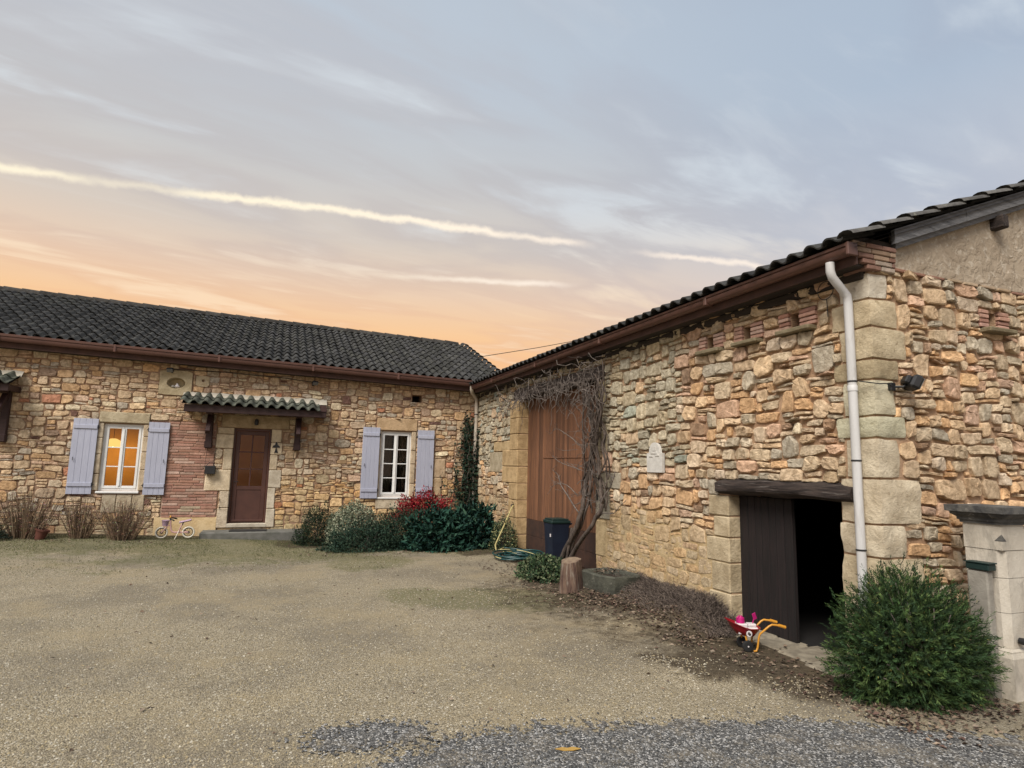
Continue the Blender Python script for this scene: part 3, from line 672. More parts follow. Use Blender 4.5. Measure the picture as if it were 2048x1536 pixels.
# ------------------------------------------------------------------ roof tiles
def tile_mesh(name, mat, w=.19, ln=.42, hump=.052, seg=9, th=.016, tint=(1, 1, 1)):
    mb = MB(); pr_ = []
    for i in range(seg+1):
        u = i/seg; z = hump*math.sin(math.pi*u/.64)**.8 if u < .64 else -.016*math.sin(math.pi*(u-.64)/.36)
        pr_.append((u*w*1.06, z))
    v = []
    for y, dz in ((0, .036), (ln, .004)):
        k = 1 if y == 0 else .94
        for x, z in pr_: v.append((x*k, y, z+dz))
    for y, dz in ((0, .036), (ln, .004)):
        for x, z in pr_: v.append((x, y, z+dz-th))
    n = seg+1; f = []
    for i in range(seg):
        f += [(i, i+1, n+i+1, n+i), (2*n+i+1, 2*n+i, 3*n+i, 3*n+i+1), (i+1, i, 2*n+i, 2*n+i+1)]
    mb.add(v, f, tint); return mb
def lay_tiles(parent, origin, ex, es, cols, rows, w, expo, rngt, mat, budget, inside=None, hump=.052):
    en = ex.cross(es).normalized(); base = tile_mesh('tile', mat, w, .42, hump); me = base.mesh('tile', mat, 50); spots = []
    for j in range(rows):
        for i in range(cols):
            p = origin+ex*(i*w)+es*(j*expo)
            if inside and not inside(p): continue
            X, Y, k = proj(p); vis = -40 < X < 2090 and -40 < Y < 1560
            e2 = (ex+es*rngt.uniform(-.018, .018)+en*rngt.uniform(-.014, .014)).normalized(); s2 = (es-e2*es.dot(e2)).normalized(); n2 = e2.cross(s2)
            M = Matrix(((e2.x, s2.x, n2.x, p.x), (e2.y, s2.y, n2.y, p.y), (e2.z, s2.z, n2.z, p.z+rngt.uniform(-.007, .007)), (0, 0, 0, 1)))
            spots.append(((1/k**2)*(2 if j == 0 else 1) if vis else 0, M))
    spots.sort(key=lambda t: -t[0]); rest = MB()
    for q, (a, M) in enumerate(spots):
        if q < budget and a > 0: link('tile', me, parent, M)
        else:
            k = rngt.uniform(.7, 1.3); rest.add([M @ Vector(p) for p in base.v], base.f, (k, k, k*rngt.uniform(.92, 1.05)))
    if rest.v: tag(rest.build('more_tiles', mat, parent, 50), kind='stuff')
rngt = random.Random(4)
# house roof
TILT = -.0245; PH = rad(22); zE = 3.815
exH = Vector((1, 0, TILT)).normalized(); esH = Vector((0, math.cos(PH), math.sin(PH)))
eH = lambda x: zE+TILT*(x+.59)
XR0, XR1 = -9.2, 5.5; YE = 14.10; RL = 4.80
o_ = Vector((XR0, YE, eH(XR0))); nH = exH.cross(esH)
mb = MB(); A, B_ = Vector((XR0, YE+.05, eH(XR0)))-nH*.03, Vector((XR1+.06, YE+.05, eH(XR1)))-nH*.03
C_, D_ = B_+esH*RL, A+esH*RL; bk = Vector((0, 4.6, -1.9))
mb.add([A, B_, C_, D_, C_+bk, D_+bk], [(0, 1, 2, 3), (3, 2, 4, 5)])
roof = mb.build('roof', m_deck, house, 0)
lay_tiles(roof, o_, exH, esH, int((XR1-XR0)/.19), 13, .19, .362, rngt, m_tile, 300)
rg = MB()
for i in range(int((XR1-XR0)/.38)):
    p = o_+exH*(i*.38)+esH*(RL-.05)-nH*.01
    v = []; n = 8
    for s, rr in ((0, .135), (.43, .115)):
        for k in range(n+1):
            q = math.pi*k/n; v.append(p+exH*s+Vector((0, -math.cos(q)*rr, math.sin(q)*rr)))
    MB().add(v, [(k, k+1, n+2+k, n+1+k) for k in range(n)], (1.1, 1.05, 1)).build('ridge_tile', m_tile, roof, 60)
# verge course down the right end and gable wall below it
for i in range(12):
    p = o_+exH*(XR1-XR0-.03)+esH*(i*.40)+nH*.0; v = []; n = 6
    for s, rr in ((0, .10), (.44, .085)):
        for k in range(n+1):
            q = math.pi*k/n; v.append(p+esH*s+nH*((.04 if s == 0 else .01)+math.sin(q)*rr)+exH*(-math.cos(q)*rr))
    MB().add(v, [(k, k+1, n+2+k, n+1+k) for k in range(n)]).build('verge_tile', m_tile, roof, 60)
MB().add([(5.35, YF, 0), (5.35, 18.5, 0), (5.35, 18.5, 5.35), (5.35, YF, 3.7)], [(0, 1, 2, 3)]).build('end_wall', m_mortar, house, 0)
MB().add([(-9, YF, -.2), (-9, 22.6, -.2), (-9, 22.6, 3.9), (-9, 18.4, 5.6), (-9, YF, 4.0)], [(0, 1, 2, 3, 4)]).build('end_wall', m_mortar, house, 0)
# eaves: fascia, soffit, gutter
def strip(name, mat, parent, x0, x1, prof, zf, n=24, along='x'):
    """profile (offset, z) swept along the eave; zf gives the eave height"""
    mb = MB(); m = len(prof); v = []
    for i in range(n+1):
        x = x0+(x1-x0)*i/n
        for o, zz in prof: v.append((x, o, zz+zf(x)) if along == 'x' else (o, x, zz+zf(x)))
    f = [(i*m+k, i*m+k+1, (i+1)*m+k+1, (i+1)*m+k) for i in range(n) for k in range(m-1)]
    f += [tuple(range(m)), tuple(n*m+k for k in range(m))[::-1]]
    return mb.add(v, f).build(name, mat, parent, 40)
E0 = lambda x: TILT*(x+.59)
strip('fascia', m_fascia, house, -9.2, 4.72, [(14.20, 3.59), (14.20, 3.85), (14.225, 3.85), (14.225, 3.59), (14.20, 3.59)], E0)
strip('soffit', m_soffit, house, -9.2, 4.72, [(14.226, 3.60), (14.50, 3.60), (14.50, 3.63), (14.226, 3.63), (14.226, 3.60)], E0)
gp_ = [(14.195, 3.86), (14.195, 3.735), (14.17, 3.72), (14.12, 3.725), (14.095, 3.755), (14.092, 3.80), (14.10, 3.805), (14.10, 3.815), (14.080, 3.82), (14.076, 3.86), (14.085, 3.866), (14.092, 3.86), (14.096, 3.83), (14.11, 3.76), (14.17, 3.735), (14.185, 3.86)]
gut = strip('gutter', m_gutter, house, -9.2, 4.52, [(o, zz-.03) for o, zz in gp_], E0, 24)
for x in np.arange(-8.8, 4.4, 1.9): bx('gutter_joint', m_gutter, gut, x, x+.05, 14.073, 14.20, 3.685+E0(x), 3.838+E0(x), .01)
# corner drainpipe
dp = MB().tube([(4.42, 14.12, 3.58), (4.42, 14.12, 3.50), (4.46, 14.2, 3.43), (4.60, 14.36, 3.34), (4.64, 14.38, 3.25), (4.64, 14.38, .15)], [.045]*6, 12).build('drainpipe', m_pvcb, house, 50)
for zz in (2.9, 1.9, .9): MB().lathe([(.050, 0), (.052, .004), (.052, .022), (.050, .026)], 14, Matrix.Translation((4.64, 14.38, zz))).build('pipe_clip', m_black, dp)

# ------------------------------------------------------------------ door canopy and its neighbour
def canopy(x0, x1, zt, nm, lab, brackets):
    yo = YF-.62; pc = rad(21); ex = Vector((1, 0, -.010)).normalized(); es = Vector((0, math.cos(pc), math.sin(pc)))
    fr = MB(); fr.box(x0+.10, x1-.03, yo+.02, yo+.075, zt-.18, zt-.03, .006)
    fr.box(x0+.10, x0+.155, yo+.075, YF-.0, zt-.16, zt-.05, .005); fr.box(x1-.085, x1-.03, yo+.075, YF-.0, zt-.16, zt-.05, .005)
    c = fr.build('canopy', m_brown, house, 30); tag(c, lab)
    dk = MB(); a = Vector((x0+.05, yo, zt-.02)); b_ = Vector((x1-.02, yo, zt-.05)); dk.add([a, b_, b_+es*.66, a+es*.66], [(0, 1, 2, 3)]); dk.build('boarding', m_brown, c, 0)
    w = .21; cols = int((x1-x0)/w); me = tile_mesh('tile', m_ctile, w, .40, .062, 10, .018).mesh('tile', m_ctile, 50); en = ex.cross(es)
    for j in range(2):
        for i in range(cols):
            p = Vector((x0, yo-.05, zt-.03))+ex*(i*w+rngt.uniform(-.008, .008))+es*(j*.33); q = rngt.uniform(-.03, .03)
            e2 = (ex+es*q).normalized(); s2 = (es-ex*q).normalized()
            link('tile', me, c, Matrix(((e2.x, s2.x, en.x, p.x), (e2.y, s2.y, en.y, p.y), (e2.z, s2.z, en.z, p.z), (0, 0, 0, 1))))
    fl = MB(); zt2 = zt+.62*math.tan(pc); n = 40
    for i in range(n):
        xa, xb = x0+.0+(x1-x0)*i/n, x0+(x1-x0)*(i+1)/n; h0, h1 = .03*nz(xa*6, 2), .03*nz(xb*6, 2)
        fl.add([(xa, YF-.16, zt2-.10-.0*xa), (xb, YF-.16, zt2-.10), (xb, YF-.02, zt2+.04+h1), (xa, YF-.02, zt2+.04+h0), (xa, YF+.02, zt2+.05+h0), (xb, YF+.02, zt2+.05+h1)], [(0, 1, 2, 3), (3, 2, 5, 4)])
    fl.build('mortar_flashing', m_lime2, c, 180)
    for xb in brackets:
        bk = MB(); bk.box(xb-.065, xb+.065, YF-.13, YF-.03, 1.93, zt-.17, .012)
        bk.box(xb-.075, xb+.075, YF-.16, YF-.03, 1.90, 2.05, .015)
        bk.box(xb-.055, xb+.055, yo+.08, YF-.13, zt-.20, zt-.09, .01)
        bk.box(-.045, .045, -.30, .30, -.045, .045, .008, (1, 1, 1), Matrix.Translation((xb, YF-.30, zt-.36)) @ Matrix.Rotation(rad(47), 4, 'X'))
        bk.build('bracket', m_brown, c, 30)
    return c
m_lime2 = pm('pale_lime_flashing', (.50, .46, .39, 1), (.42, .38, .30, 1), .95, 8, .5, 40)
canopy(-1.83, 1.08, 2.80, 'canopy', 'brown timber door canopy with mossy curved tiles', (-1.27, .50))
canopy(-6.75, -4.62, 3.02, 'canopy', 'second tiled canopy, beyond the lit window', (-6.2, -4.82))
# door step
st = bx('doorstep', pm('step_stone', (.16, .155, .14, 1), (.10, .10, .085, 1), .9, 5, .4, 30), house, -1.25, .75, YF-.55, YF-.005, -.05, .20, .02)
dm = bx('doormat', m_black, None, -.72, .0, YF-.46, YF-.08, .203, .222, .006)
tag(dm, 'thin dark doormat lying on the step below the brown front door', 'doormat')
# ================================================================== BARN
fB = lambda y, z, d: Vector((XB-d, y, z))
fG = lambda x, z, d: Vector((x, YC-d, z))
barn = thing('barn', 'stone barn with tall brown plank door, low dark doorway and rendered gable', 'barn', (XB, YC, 0))
rng = random.Random(23)
SD = (4.06, 5.50, -.2, 1.42); BD = (8.47, 11.70, -.2, 3.12)
HOLES = [(5.665, 5.80, 3.06, 3.22), (5.075, 5.195, 3.06, 3.22), (4.42, 4.54, 3.06, 3.22)]; GH = (6.27, 6.42, 3.05, 3.22)
side = wall_sheet(YC+.004, YF-.004, -.2, 3.50, [SD, BD]+HOLES, lambda u, v, d: fB(u, v, d-.012), .44).build('side_wall', m_mortarb, barn, 0)
gab = wall_sheet(XB+.004, 12.5, -.2, 3.50, [GH], lambda u, v, d: fG(u, v, d-.012), .36).build('gable_wall', m_mortarb, barn, 0)
# quoins wrap the corner
qz = [0, .32, .60, .97, 1.24, 1.62, 1.96, 2.15, 2.46, 2.64, 2.92, 3.17, 3.40]
qcol = [(.50, .43, .31), (.52, .45, .34), (.53, .46, .34), (.56, .50, .40), (.58, .51, .40), (.55, .49, .39), (.50, .49, .38), (.54, .51, .40), (.38, .32, .22), (.52, .45, .33), (.55, .47, .34), (.62, .58, .51)]
qw = [.36, .27, .44, .25, .46, .24, .33, .22, .29, .40, .31, .20]
blkB = [SD, BD]+HOLES; blkG = [GH]
for k in range(12):
    z0, z1 = qz[k]+.004, qz[k+1]-.004; w = qw[k]; d = .398 if z1 < 1.45 else (.30 if k % 2 else .38)
    mb = rough_box(XB-.018, XB+w, YC-.018, YC+d, z0, z1, qcol[k], .016, 7, 7, .022)
    mb.build('quoin', m_dress, barn, 40); blkB.append((YC-.1, YC+d, z0, z1)); blkG.append((XB-.1, XB+w, z0, z1))
# copper-green wash on two of the quoins is stone colour variation
dB = []
for z0, z1, w in ((0, .34, .42), (.34, .66, .36), (.66, .93, .46), (.93, 1.16, .30), (1.16, 1.39, .40)): dB.append((5.492, 5.50+w*.8, z0, z1, .014, (.46, .39, .28)))
zz = [0, .30, .62, .98, 1.32, 1.66, 2.0, 2.33, 2.66, 3.04]
for i, (z0, z1) in enumerate(zip(zz, zz[1:])): dB.append((11.692, 12.15 + (.0 if i not in (4, 5) else .42), z0, z1, .04, (.47, .345, .20)))
dB += [(12.16, 13.2, 1.98, 2.2, .02, (.43, .33, .2)), (12.60, 13.45, 1.52, 1.97, .02, (.42, .37, .28)), (8.10, 8.46, 1.9, 2.35, .02, (.44, .38, .27)), (8.05, 8.46, .9, 1.35, .02, (.36, .34, .29)), (7.75, 8.46, 1.36, 1.60, .015, (.38, .35, .29)), (8.16, 8.46, 2.62, 3.0, .02, (.42, .36, .24)),
       (8.14, 8.46, .35, .88, .015, (.44, .35, .22))]
for a, b_, c_, d_, pr, cc in dB:
    rk = rng.uniform(.93, 1.10)
    block('dressed_stone', side, fB, a, b_, c_+.004, d_-.004, pr, tuple(x*rk for x in cc), rng, .45 if a in (5.492, 11.692) else .12); blkB.append((a, b_, c_, d_))
BEAM = (3.92, 5.63, 1.385, 1.565); blkB.append(BEAM); blkB.append((8.2, 11.95, 3.02, 3.26)); blkB.append((6.65, 7.0, 1.62, 1.9))
# brick nests and their slate ledges
def nest(f3, parent, u0, u1, h, blk):
    z0, z1 = 3.06, 3.24
    for s0, s1 in ((u0, h[0]), (h[1], u1)):
        for r_ in range(4):
            za = z0+r_*.044
            block('nest_brick', parent, f3, s0+.003, s1-.003, za+.003, za+.04, rng.uniform(.015, .03), pick(rng, [(3, (.42, .26, .20)), (2, (.48, .34, .27)), (1, (.36, .20, .15))]), rng, .10, m_brick, .006)
    mb = MB().box(u0+.02, u1-.02, z0-.05, z0-.004, -.1, .10, .012, (.22, .19, .13)); mb.v = [f3(x, y+.012*nz(x*9, y*9), d) for x, y, d in mb.v]
    mb.build('nest_ledge', m_dress, parent, 40)
    mb = MB().add([f3(h[0], h[2], -.25), f3(h[1], h[2], -.25), f3(h[1], h[3], -.25), f3(h[0], h[3], -.25)], [(0, 1, 2, 3)]); mb.build('nest_back', m_dark, parent, 0)
    blk.append((u0, u1, z0-.05, z1))
for (a, b_), h in zip(((5.49, 5.93), (4.90, 5.32), (4.22, 4.68)), HOLES): nest(fB, side, a, b_, h, blkB)
nest(fG, gab, 6.14, 6.58, GH, blkG)
rects = pack(YC, YF, 0, 3.50, blkB, rng, SZ_B)
flush = lambda y, z: max(ss(1.30, .85, z+.22*nz(y*1.3, z*1.3, 9))*ss(5.2, 5.5, y), ss(1.9, 1.5, z)*ss(8.1, 7.7, y)*ss(6.9, 7.3, y)*.0, .9*ss(4.6, 4.1, y)*ss(1.75, 1.5, z+.1*nz(y*3, z*3)))
def colB(y, z, a, r):
    c = pick(r, PAL_G) if (y > 6.25+.25*nz(z*1.4, 3) and z > 1.75+.25*nz(y, 8)) else pick(r, PAL_B)
    if y > 12.1: c = tuple(x*.92 for x in c)
    fl = flush(y, z)
    return tuple((1-.55*fl)*x+.55*fl*t for x, t in zip(c, (.47, .36, .21)))
def protB(y, z, r):
    fl = flush(y, z); return r.uniform(.014, .040)*(1-.82*fl)+.002
objs = masonry(side, rects, blkB, rng, fB, colB, protB, 200, m_stone, .012)
# lime mortar smeared over the lower stones: an uneven skin that leaves the stone hearts showing
mb = MB(); st_ = .045; ny, nz_ = int((8.46-5.52)/st_), int(1.5/st_); 
for j in range(nz_+1):
    for i in range(ny+1):
        y, z = 5.52+i*st_, j*st_; f = flush(y, z); n_ = nz(y*5.5, z*7.5, 2)+.5*nz(y*13, z*15, 6)
        mb.v.append(fB(y, z, -.024+f*(.012)+f*(.0125+.011*n_))); mb.c.append((1, 1, 1))
mb.f = [(j*(ny+1)+i, j*(ny+1)+i+1, (j+1)*(ny+1)+i+1, (j+1)*(ny+1)+i) for j in range(nz_) for i in range(ny)]
mb.build('smeared_mortar', m_lime, side, 180)
rects = pack(XB, 8.3, 0, 3.47, blkG, rng, SZ_B)
masonry(gab, rects, blkG, rng, fG, lambda u, v, a, r: pick(r, PAL_B), lambda u, v, r: r.uniform(.014, .040), 100, m_stone, .012)
# rendered gable above the string course
PB = rad(20.8); tB = math.tan(PB); zBE = 3.60; XE = 4.42; XRG = 8.9
rz = lambda x: zBE+(min(x, 2*XRG-x)-XE)*tB
mb = MB(); n = 40
for i in range(n):
    a, b_ = 5.0+(12.4-5.0)*i/n, 5.0+(12.4-5.0)*(i+1)/n; lo = lambda x: 3.475+.012*nz(x*3, 4)
    mb.add([fG(a, lo(a), .012), fG(b_, lo(b_), .012), fG(b_, rz(b_)-.02, .006), fG(a, rz(a)-.02, .006)], [(0, 1, 2, 3)])
    mb.add([fG(a, lo(a), .012), fG(b_, lo(b_), .012), fG(b_, lo(b_), -.02), fG(a, lo(a), -.02)], [(3, 2, 1, 0)])
mb.build('gable_render', m_render, gab, 0)
for k in range(30):
    xa = 5.0+k*.24+rng.uniform(-.02, .02); block('string_brick', gab, fG, xa, xa+rng.uniform(.17, .225), 3.445+.006*nz(k, 1), 3.472, rng.uniform(.018, .035), pick(rng, [(2, (.30, .17, .12)), (2, (.40, .31, .21))]), rng, .05, m_brick, .006)
# corbelled brick return under the eave
for r_, (z0, xo) in enumerate(((3.41, 4.66), (3.455, 4.60), (3.50, 4.54), (3.545, 4.50), (3.59, 4.47))):
    x = xo
    while x < 4.98:
        xn = min(x+rng.uniform(.15, .24), 5.0); mb = MB().box(x+.003, xn-.003, YC-.05-.006*r_, YC+.2, z0, z0+.041, .006, pick(rng, [(3, (.25, .15, .115)), (2, (.34, .25, .18)), (1, (.40, .33, .26))])); mb.build('corbel_brick', m_brick, barn, 40); x = xn
MB().box(4.50, 5.0, YC-.03, YC+.25, 3.632, 3.70, .01).build('corbel_cap', m_soffit, barn, 30)
# roof
exB = Vector((0, 1, 0)); esB = Vector((math.cos(PB), 0, math.sin(PB))); Y0, Y1 = 3.50, 15.0; nB = Vector((-math.sin(PB), 0, math.cos(PB)))
mb = MB(); rl = (XRG-XE)/math.cos(PB); A = Vector((XE+.02, Y0+.05, zBE))-nB*.02; B_ = Vector((XE+.02, Y1, zBE))-nB*.02
mb.add([A, B_, B_+esB*rl, A+esB*rl, Vector((2*XRG-XE, Y1, zBE)), Vector((2*XRG-XE, Y0, zBE))], [(0, 1, 2, 3), (3, 2, 4, 5)])
mb.add([p-nB*.03 for p in (A, B_, B_+esB*rl, A+esB*rl)]+[Vector((2*XRG-XE, Y1, zBE-.03)), Vector((2*XRG-XE, Y0, zBE-.03))], [(3, 2, 1, 0), (5, 4, 2, 3)])
broof = mb.build('roof', m_deck, barn, 0)
lay_tiles(broof, Vector((XE-.07, Y1, zBE-.01)), Vector((0, -1, 0)), esB, int((Y1-Y0)/.20), 13, .20, .37, rngt, m_tile, 280, None, .040)
# verge: two weathered boards, capping tiles, purlin end
def rake(name, mat, x0, x1, y0, y1, d0, d1, parent=barn):
    mb = MB(); p0, p1 = Vector((x0, 0, rz(x0))), Vector((x1, 0, rz(x1))); v = []
    for p in (p0, p1):
        for y in (y0, y1):
            for d in (d0, d1): v.append((p.x, y, p.z+d))
    return mb.add(v, [(0, 1, 3, 2), (4, 6, 7, 5), (0, 4, 5, 1), (2, 3, 7, 6), (0, 2, 6, 4), (1, 5, 7, 3)]).build(name, mat, parent, 0)
for k in range(4): rake('verge_board', m_verge, 4.95+k*.99, 4.95+k*.99+.985, YC-.10, YC-.065, -.14, -.01)
rake('lower_verge_board', m_verge, 5.0, XRG, YC-.065, YC-.02, -.19, -.07)
for i in range(12):
    p = Vector((4.36, YC-.10, 0))+Vector((1, 0, 0))*(i*.36); p.z = rz(p.x)+.02; v = []; n = 6
    for s, rr in ((0, .078), (.42, .070)):
        for k in range(n+1):
            q = math.pi*k/n; v.append(p+esB*s+nB*((.035 if s == 0 else .005)+math.sin(q)*rr*.62)+Vector((0, -math.cos(q)*rr, 0)))
    MB().add(v, [(k, k+1, n+2+k, n+1+k) for k in range(n)], (2.4, 2.35, 2.3)).build('verge_tile', m_tile, broof, 60)
bx('purlin_end', m_beam, barn, 6.43, 6.52, YC-.13, YC+.1, 4.06, 4.19, .01)
for a_, b_ in ((3.70, 6.4), (6.41, 9.2), (9.21, 12.0), (12.01, 14.40)): bx('wall_plate', m_soffit, barn, XB-.032, XB+.1, a_, b_, 3.345, 3.428, .012)
# eaves
Zf = lambda y: 0
strip('fascia', m_fascia, barn, 3.60, 14.12, [(4.50, 3.42), (4.50, 3.60), (4.52, 3.60), (4.52, 3.42), (4.50, 3.42)], Zf, 6, 'y')
strip('soffit', m_soffit, barn, 3.66, 14.45, [(4.521, 3.43), (4.74, 3.43), (4.74, 3.46), (4.521, 3.46), (4.521, 3.43)], Zf, 6, 'y')
gy_ = [(4.495, 3.615), (4.495, 3.49), (4.46, 3.475), (4.41, 3.485), (4.385, 3.515), (4.383, 3.555), (4.39, 3.56), (4.39, 3.568), (4.372, 3.572), (4.370, 3.60), (4.378, 3.606), (4.386, 3.60), (4.392, 3.57), (4.41, 3.51), (4.46, 3.495), (4.485, 3.61)]
gb = strip('gutter', m_gutter, barn, 3.60, 14.1, [(4.495-(4.495-o)*.85, 3.60-(3.615-z)*.78) for o, z in gy_], Zf, 8, 'y')
for y in np.arange(5.4, 14, 2.4): bx('gutter_joint', m_gutter, gb, 4.385, 4.50, y, y+.045, 3.484, 3.592, .008)
bx('gutter_stop', m_gutter, gb, 4.385, 4.50, 3.575, 3.605, 3.482, 3.598, .008)
dp = MB().tube([(4.43, 3.80, 3.48), (4.43, 3.80, 3.40), (4.45, 3.80, 3.35), (4.58, 3.81, 3.25), (4.625, 3.81, 3.21), (4.635, 3.81, 3.14), (4.635, 3.81, .05)], .037, 14).build('drainpipe', m_pvc, barn, 50)
for z in (2.44, 1.76, 1.02): MB().lathe([(.038, 0), (.042, .003), (.042, .012), (.038, .015)], 16, Matrix.Translation((4.635, 3.81, z))).build('pipe_clip', m_black, dp)
MB().lathe([(.037, 0), (.041, .004), (.041, .05), (.037, .055)], 16, Matrix.Translation((4.635, 3.81, 2.36))).build('pipe_joint', m_pvc, dp, 40)
# low doorway: oak beam, open leaf, sill stones, dark inside
mb = MB(); nL, nR = 40, 12
for i in range(nL+1):
    y = 3.90+1.74*i/nL; sag = -.025*math.sin(math.pi*i/nL)*-1
    for k in range(nR):
        q = 2*math.pi*k/nR; e = 5; r = (abs(math.cos(q))**e+abs(math.sin(q))**e)**(-1/e)
        gr = .006*nz(y*1.2, q*2.2, 1)+.007*math.sin(6*math.sin(q)+9*nz(y*.8, 3))
        hh = (.088+.01*nz(y*2, 5)+gr)*(1-.06*ss(.85, 1, abs(2*i/nL-1)))
        mb.v.append((XB+.13-(.20+gr)*r*math.cos(q), y, 1.478+sag+.0+hh*r*math.sin(q))); mb.c.append((1, 1, 1))
mb.f = [(i*nR+k, i*nR+(k+1) % nR, (i+1)*nR+(k+1) % nR, (i+1)*nR+k) for i in range(nL) for k in range(nR)]+[tuple(range(nR)), tuple(nL*nR+k for k in range(nR))]
mb.build('oak_lintel', m_beam, barn, 50)
dy0, dy1 = 4.755, 5.495
leafd = bx('plank_door', m_small, barn, XB+.165, XB+.185, dy0, dy1, -.0, 1.39, .002); tag(leafd, 'closed leaf of dark vertical planks')
k = dy0
while k < dy1-.02:
    w = rng.uniform(.085, .115); e = min(k+w, dy1); 
    if dy1-e < .04: e = dy1
    bx('plank', m_small, leafd, XB+.145-rng.uniform(0, .004), XB+.166, k+.002, e-.002, .005+rng.uniform(0, .02), 1.39, .004); k = e
m_sill = pm('door_sill_stone', (.27, .235, .175, 1), (.16, .135, .10, 1), .9, 8, .7, 24)
for a, b_, x0_, x1_ in ((3.72, 4.28, 4.42, 4.95), (4.29, 4.66, 4.50, 5.0), (4.67, 5.0, 4.52, 4.95), (5.0, 5.36, 4.48, 4.95)):
    mb = MB().box(x0_, x1_, a, b_-.01, -.06, .030+rng.uniform(-.015, .01), .02); mb.v = [(x+.03*nz(x*6, y*6), y+.03*nz(x*6, y*6, 5), z) for x, y, z in mb.v]; mb.build('sill_stone', m_sill, barn, 40)
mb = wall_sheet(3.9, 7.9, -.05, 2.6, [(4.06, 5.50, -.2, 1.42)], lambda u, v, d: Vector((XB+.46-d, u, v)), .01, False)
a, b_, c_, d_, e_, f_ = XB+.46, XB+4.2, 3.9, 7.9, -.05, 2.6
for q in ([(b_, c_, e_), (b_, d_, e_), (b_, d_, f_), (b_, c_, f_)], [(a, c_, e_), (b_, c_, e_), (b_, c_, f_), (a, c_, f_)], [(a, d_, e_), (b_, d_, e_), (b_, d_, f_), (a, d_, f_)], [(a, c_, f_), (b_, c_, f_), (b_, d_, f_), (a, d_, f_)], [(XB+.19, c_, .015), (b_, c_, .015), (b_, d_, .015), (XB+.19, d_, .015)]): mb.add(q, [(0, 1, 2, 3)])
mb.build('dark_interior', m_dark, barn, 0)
# tall plank door in its stone frame
xd = XB+.20
bd = bx('tall_door', m_big, barn, xd+.02, xd+.04, 8.46, 11.71, 0, 3.06, .001); tag(bd, 'tall brown vertical-plank barn door with a wicket outline')
y = 8.46
while y < 11.70:
    w = .096; e = min(y+w, 11.70)
    zlo = .62; 
    bx('plank', m_big, bd, xd-.002-rng.uniform(0, .004), xd+.021, y+.003, e-.003, zlo, 3.06, .004); y = e
for a, b_ in ((8.46, 9.25), (9.255, 10.45), (10.455, 11.70)):
    for z0, z1 in ((.03, .30), (.305, .615)): bx('kick_board', m_bigd, bd, xd-.006, xd+.02, a+.003, b_-.003, z0, z1, .004)
bx('wicket_head', m_big, bd, xd-.016, xd-.007, 8.6, 10.9, 1.83, 1.845, .002); 
lt = bx('door_lintel', m_beam, barn, XB-.055, XB+.3, 8.2, 11.93, 3.04, 3.25, .02)
lk = bx('padlock_box', m_black, barn, XB-.03, XB+.01, 8.36, 8.42, 1.17, 1.33, .006)
# remaining shell so that no sky shows through
mb = MB(); mb.add([(12.5, YC, -.2), (12.5, 15, -.2), (12.5, 15, 3.5), (12.5, YC, 3.5)], [(0, 1, 2, 3)]); mb.add([(XB+.4, 15, -.2), (12.5, 15, -.2), (12.5, 15, 3.5), (XRG, 15, 5.1), (XB+.4, 15, 3.6)], [(0, 1, 2, 3, 4)]); mb.build('rear_wall', m_mortarb, barn, 0)
# ================================================================== THINGS
R3 = lambda a, ax: Matrix.Rotation(a, 4, ax)
T3 = lambda *p: Matrix.Translation(p)
def torus(mb, R_, r_, M, n=28, m=8, c=(1, 1, 1)):
    v = [M @ Vector(((R_+r_*math.cos(2*math.pi*k/m))*math.cos(2*math.pi*i/n), (R_+r_*math.cos(2*math.pi*k/m))*math.sin(2*math.pi*i/n), r_*math.sin(2*math.pi*k/m))) for i in range(n) for k in range(m)]
    return mb.add(v, [(i*m+k, ((i+1) % n)*m+k, ((i+1) % n)*m+(k+1) % m, i*m+(k+1) % m) for i in range(n) for k in range(m)], c)
def disc(mb, r0, r1, h, M, n=24, c=(1, 1, 1)): return mb.lathe([(r0, -h), (r1, -h), (r1, h), (r0, h), (r0, -h)], n, M, c)
m_pink = pm('pale_pink_paint', (.58, .36, .34, 1), (.54, .33, .32, 1), .35, 6); m_cream = pm('cream_rubber', (.66, .62, .52, 1), (.60, .56, .46, 1), .7, 8)
m_lil = pm('lilac_plastic', (.40, .28, .36, 1), (.36, .25, .33, 1), .5, 8); m_red = pm('red_enamel', (.28, .012, .02, 1), (.24, .010, .016, 1), .3, 5, spec=.5)
m_yel = pm('yellow_enamel', (.58, .27, .035, 1), (.52, .24, .03, 1), .35, 6); m_rub = pm('black_rubber', (.014, .014, .015, 1), (.02, .02, .02, 1), .6, 9)
m_plw = pm('white_plastic', (.66, .62, .62, 1), (.60, .56, .56, 1), .4, 8); m_mag = pm('magenta_plastic', (.46, .015, .16, 1), (.40, .012, .14, 1), .4, 8)
m_hose = pm('green_hose', (.008, .052, .050, 1), (.005, .035, .036, 1), .4, 10, spec=.5); m_hosey = pm('yellow_hose', (.46, .40, .18, 1), (.40, .34, .15, 1), .45, 10)
m_bin = pm('navy_bin_plastic', (.012, .018, .035, 1), (.009, .013, .026, 1), .5, 6); m_bing = pm('green_bin_lid', (.010, .030, .026, 1), (.008, .022, .020, 1), .5, 6)
m_grnbox = pm('dark_green_box', (.008, .028, .026, 1), (.006, .02, .018, 1), .5, 6); m_marble = pm('marble_plaque', (.60, .58, .54, 1), (.50, .48, .44, 1), .6, 12, .3, 60, dirt=((.33, .31, .27, 1), 16, .58, .72, .5))
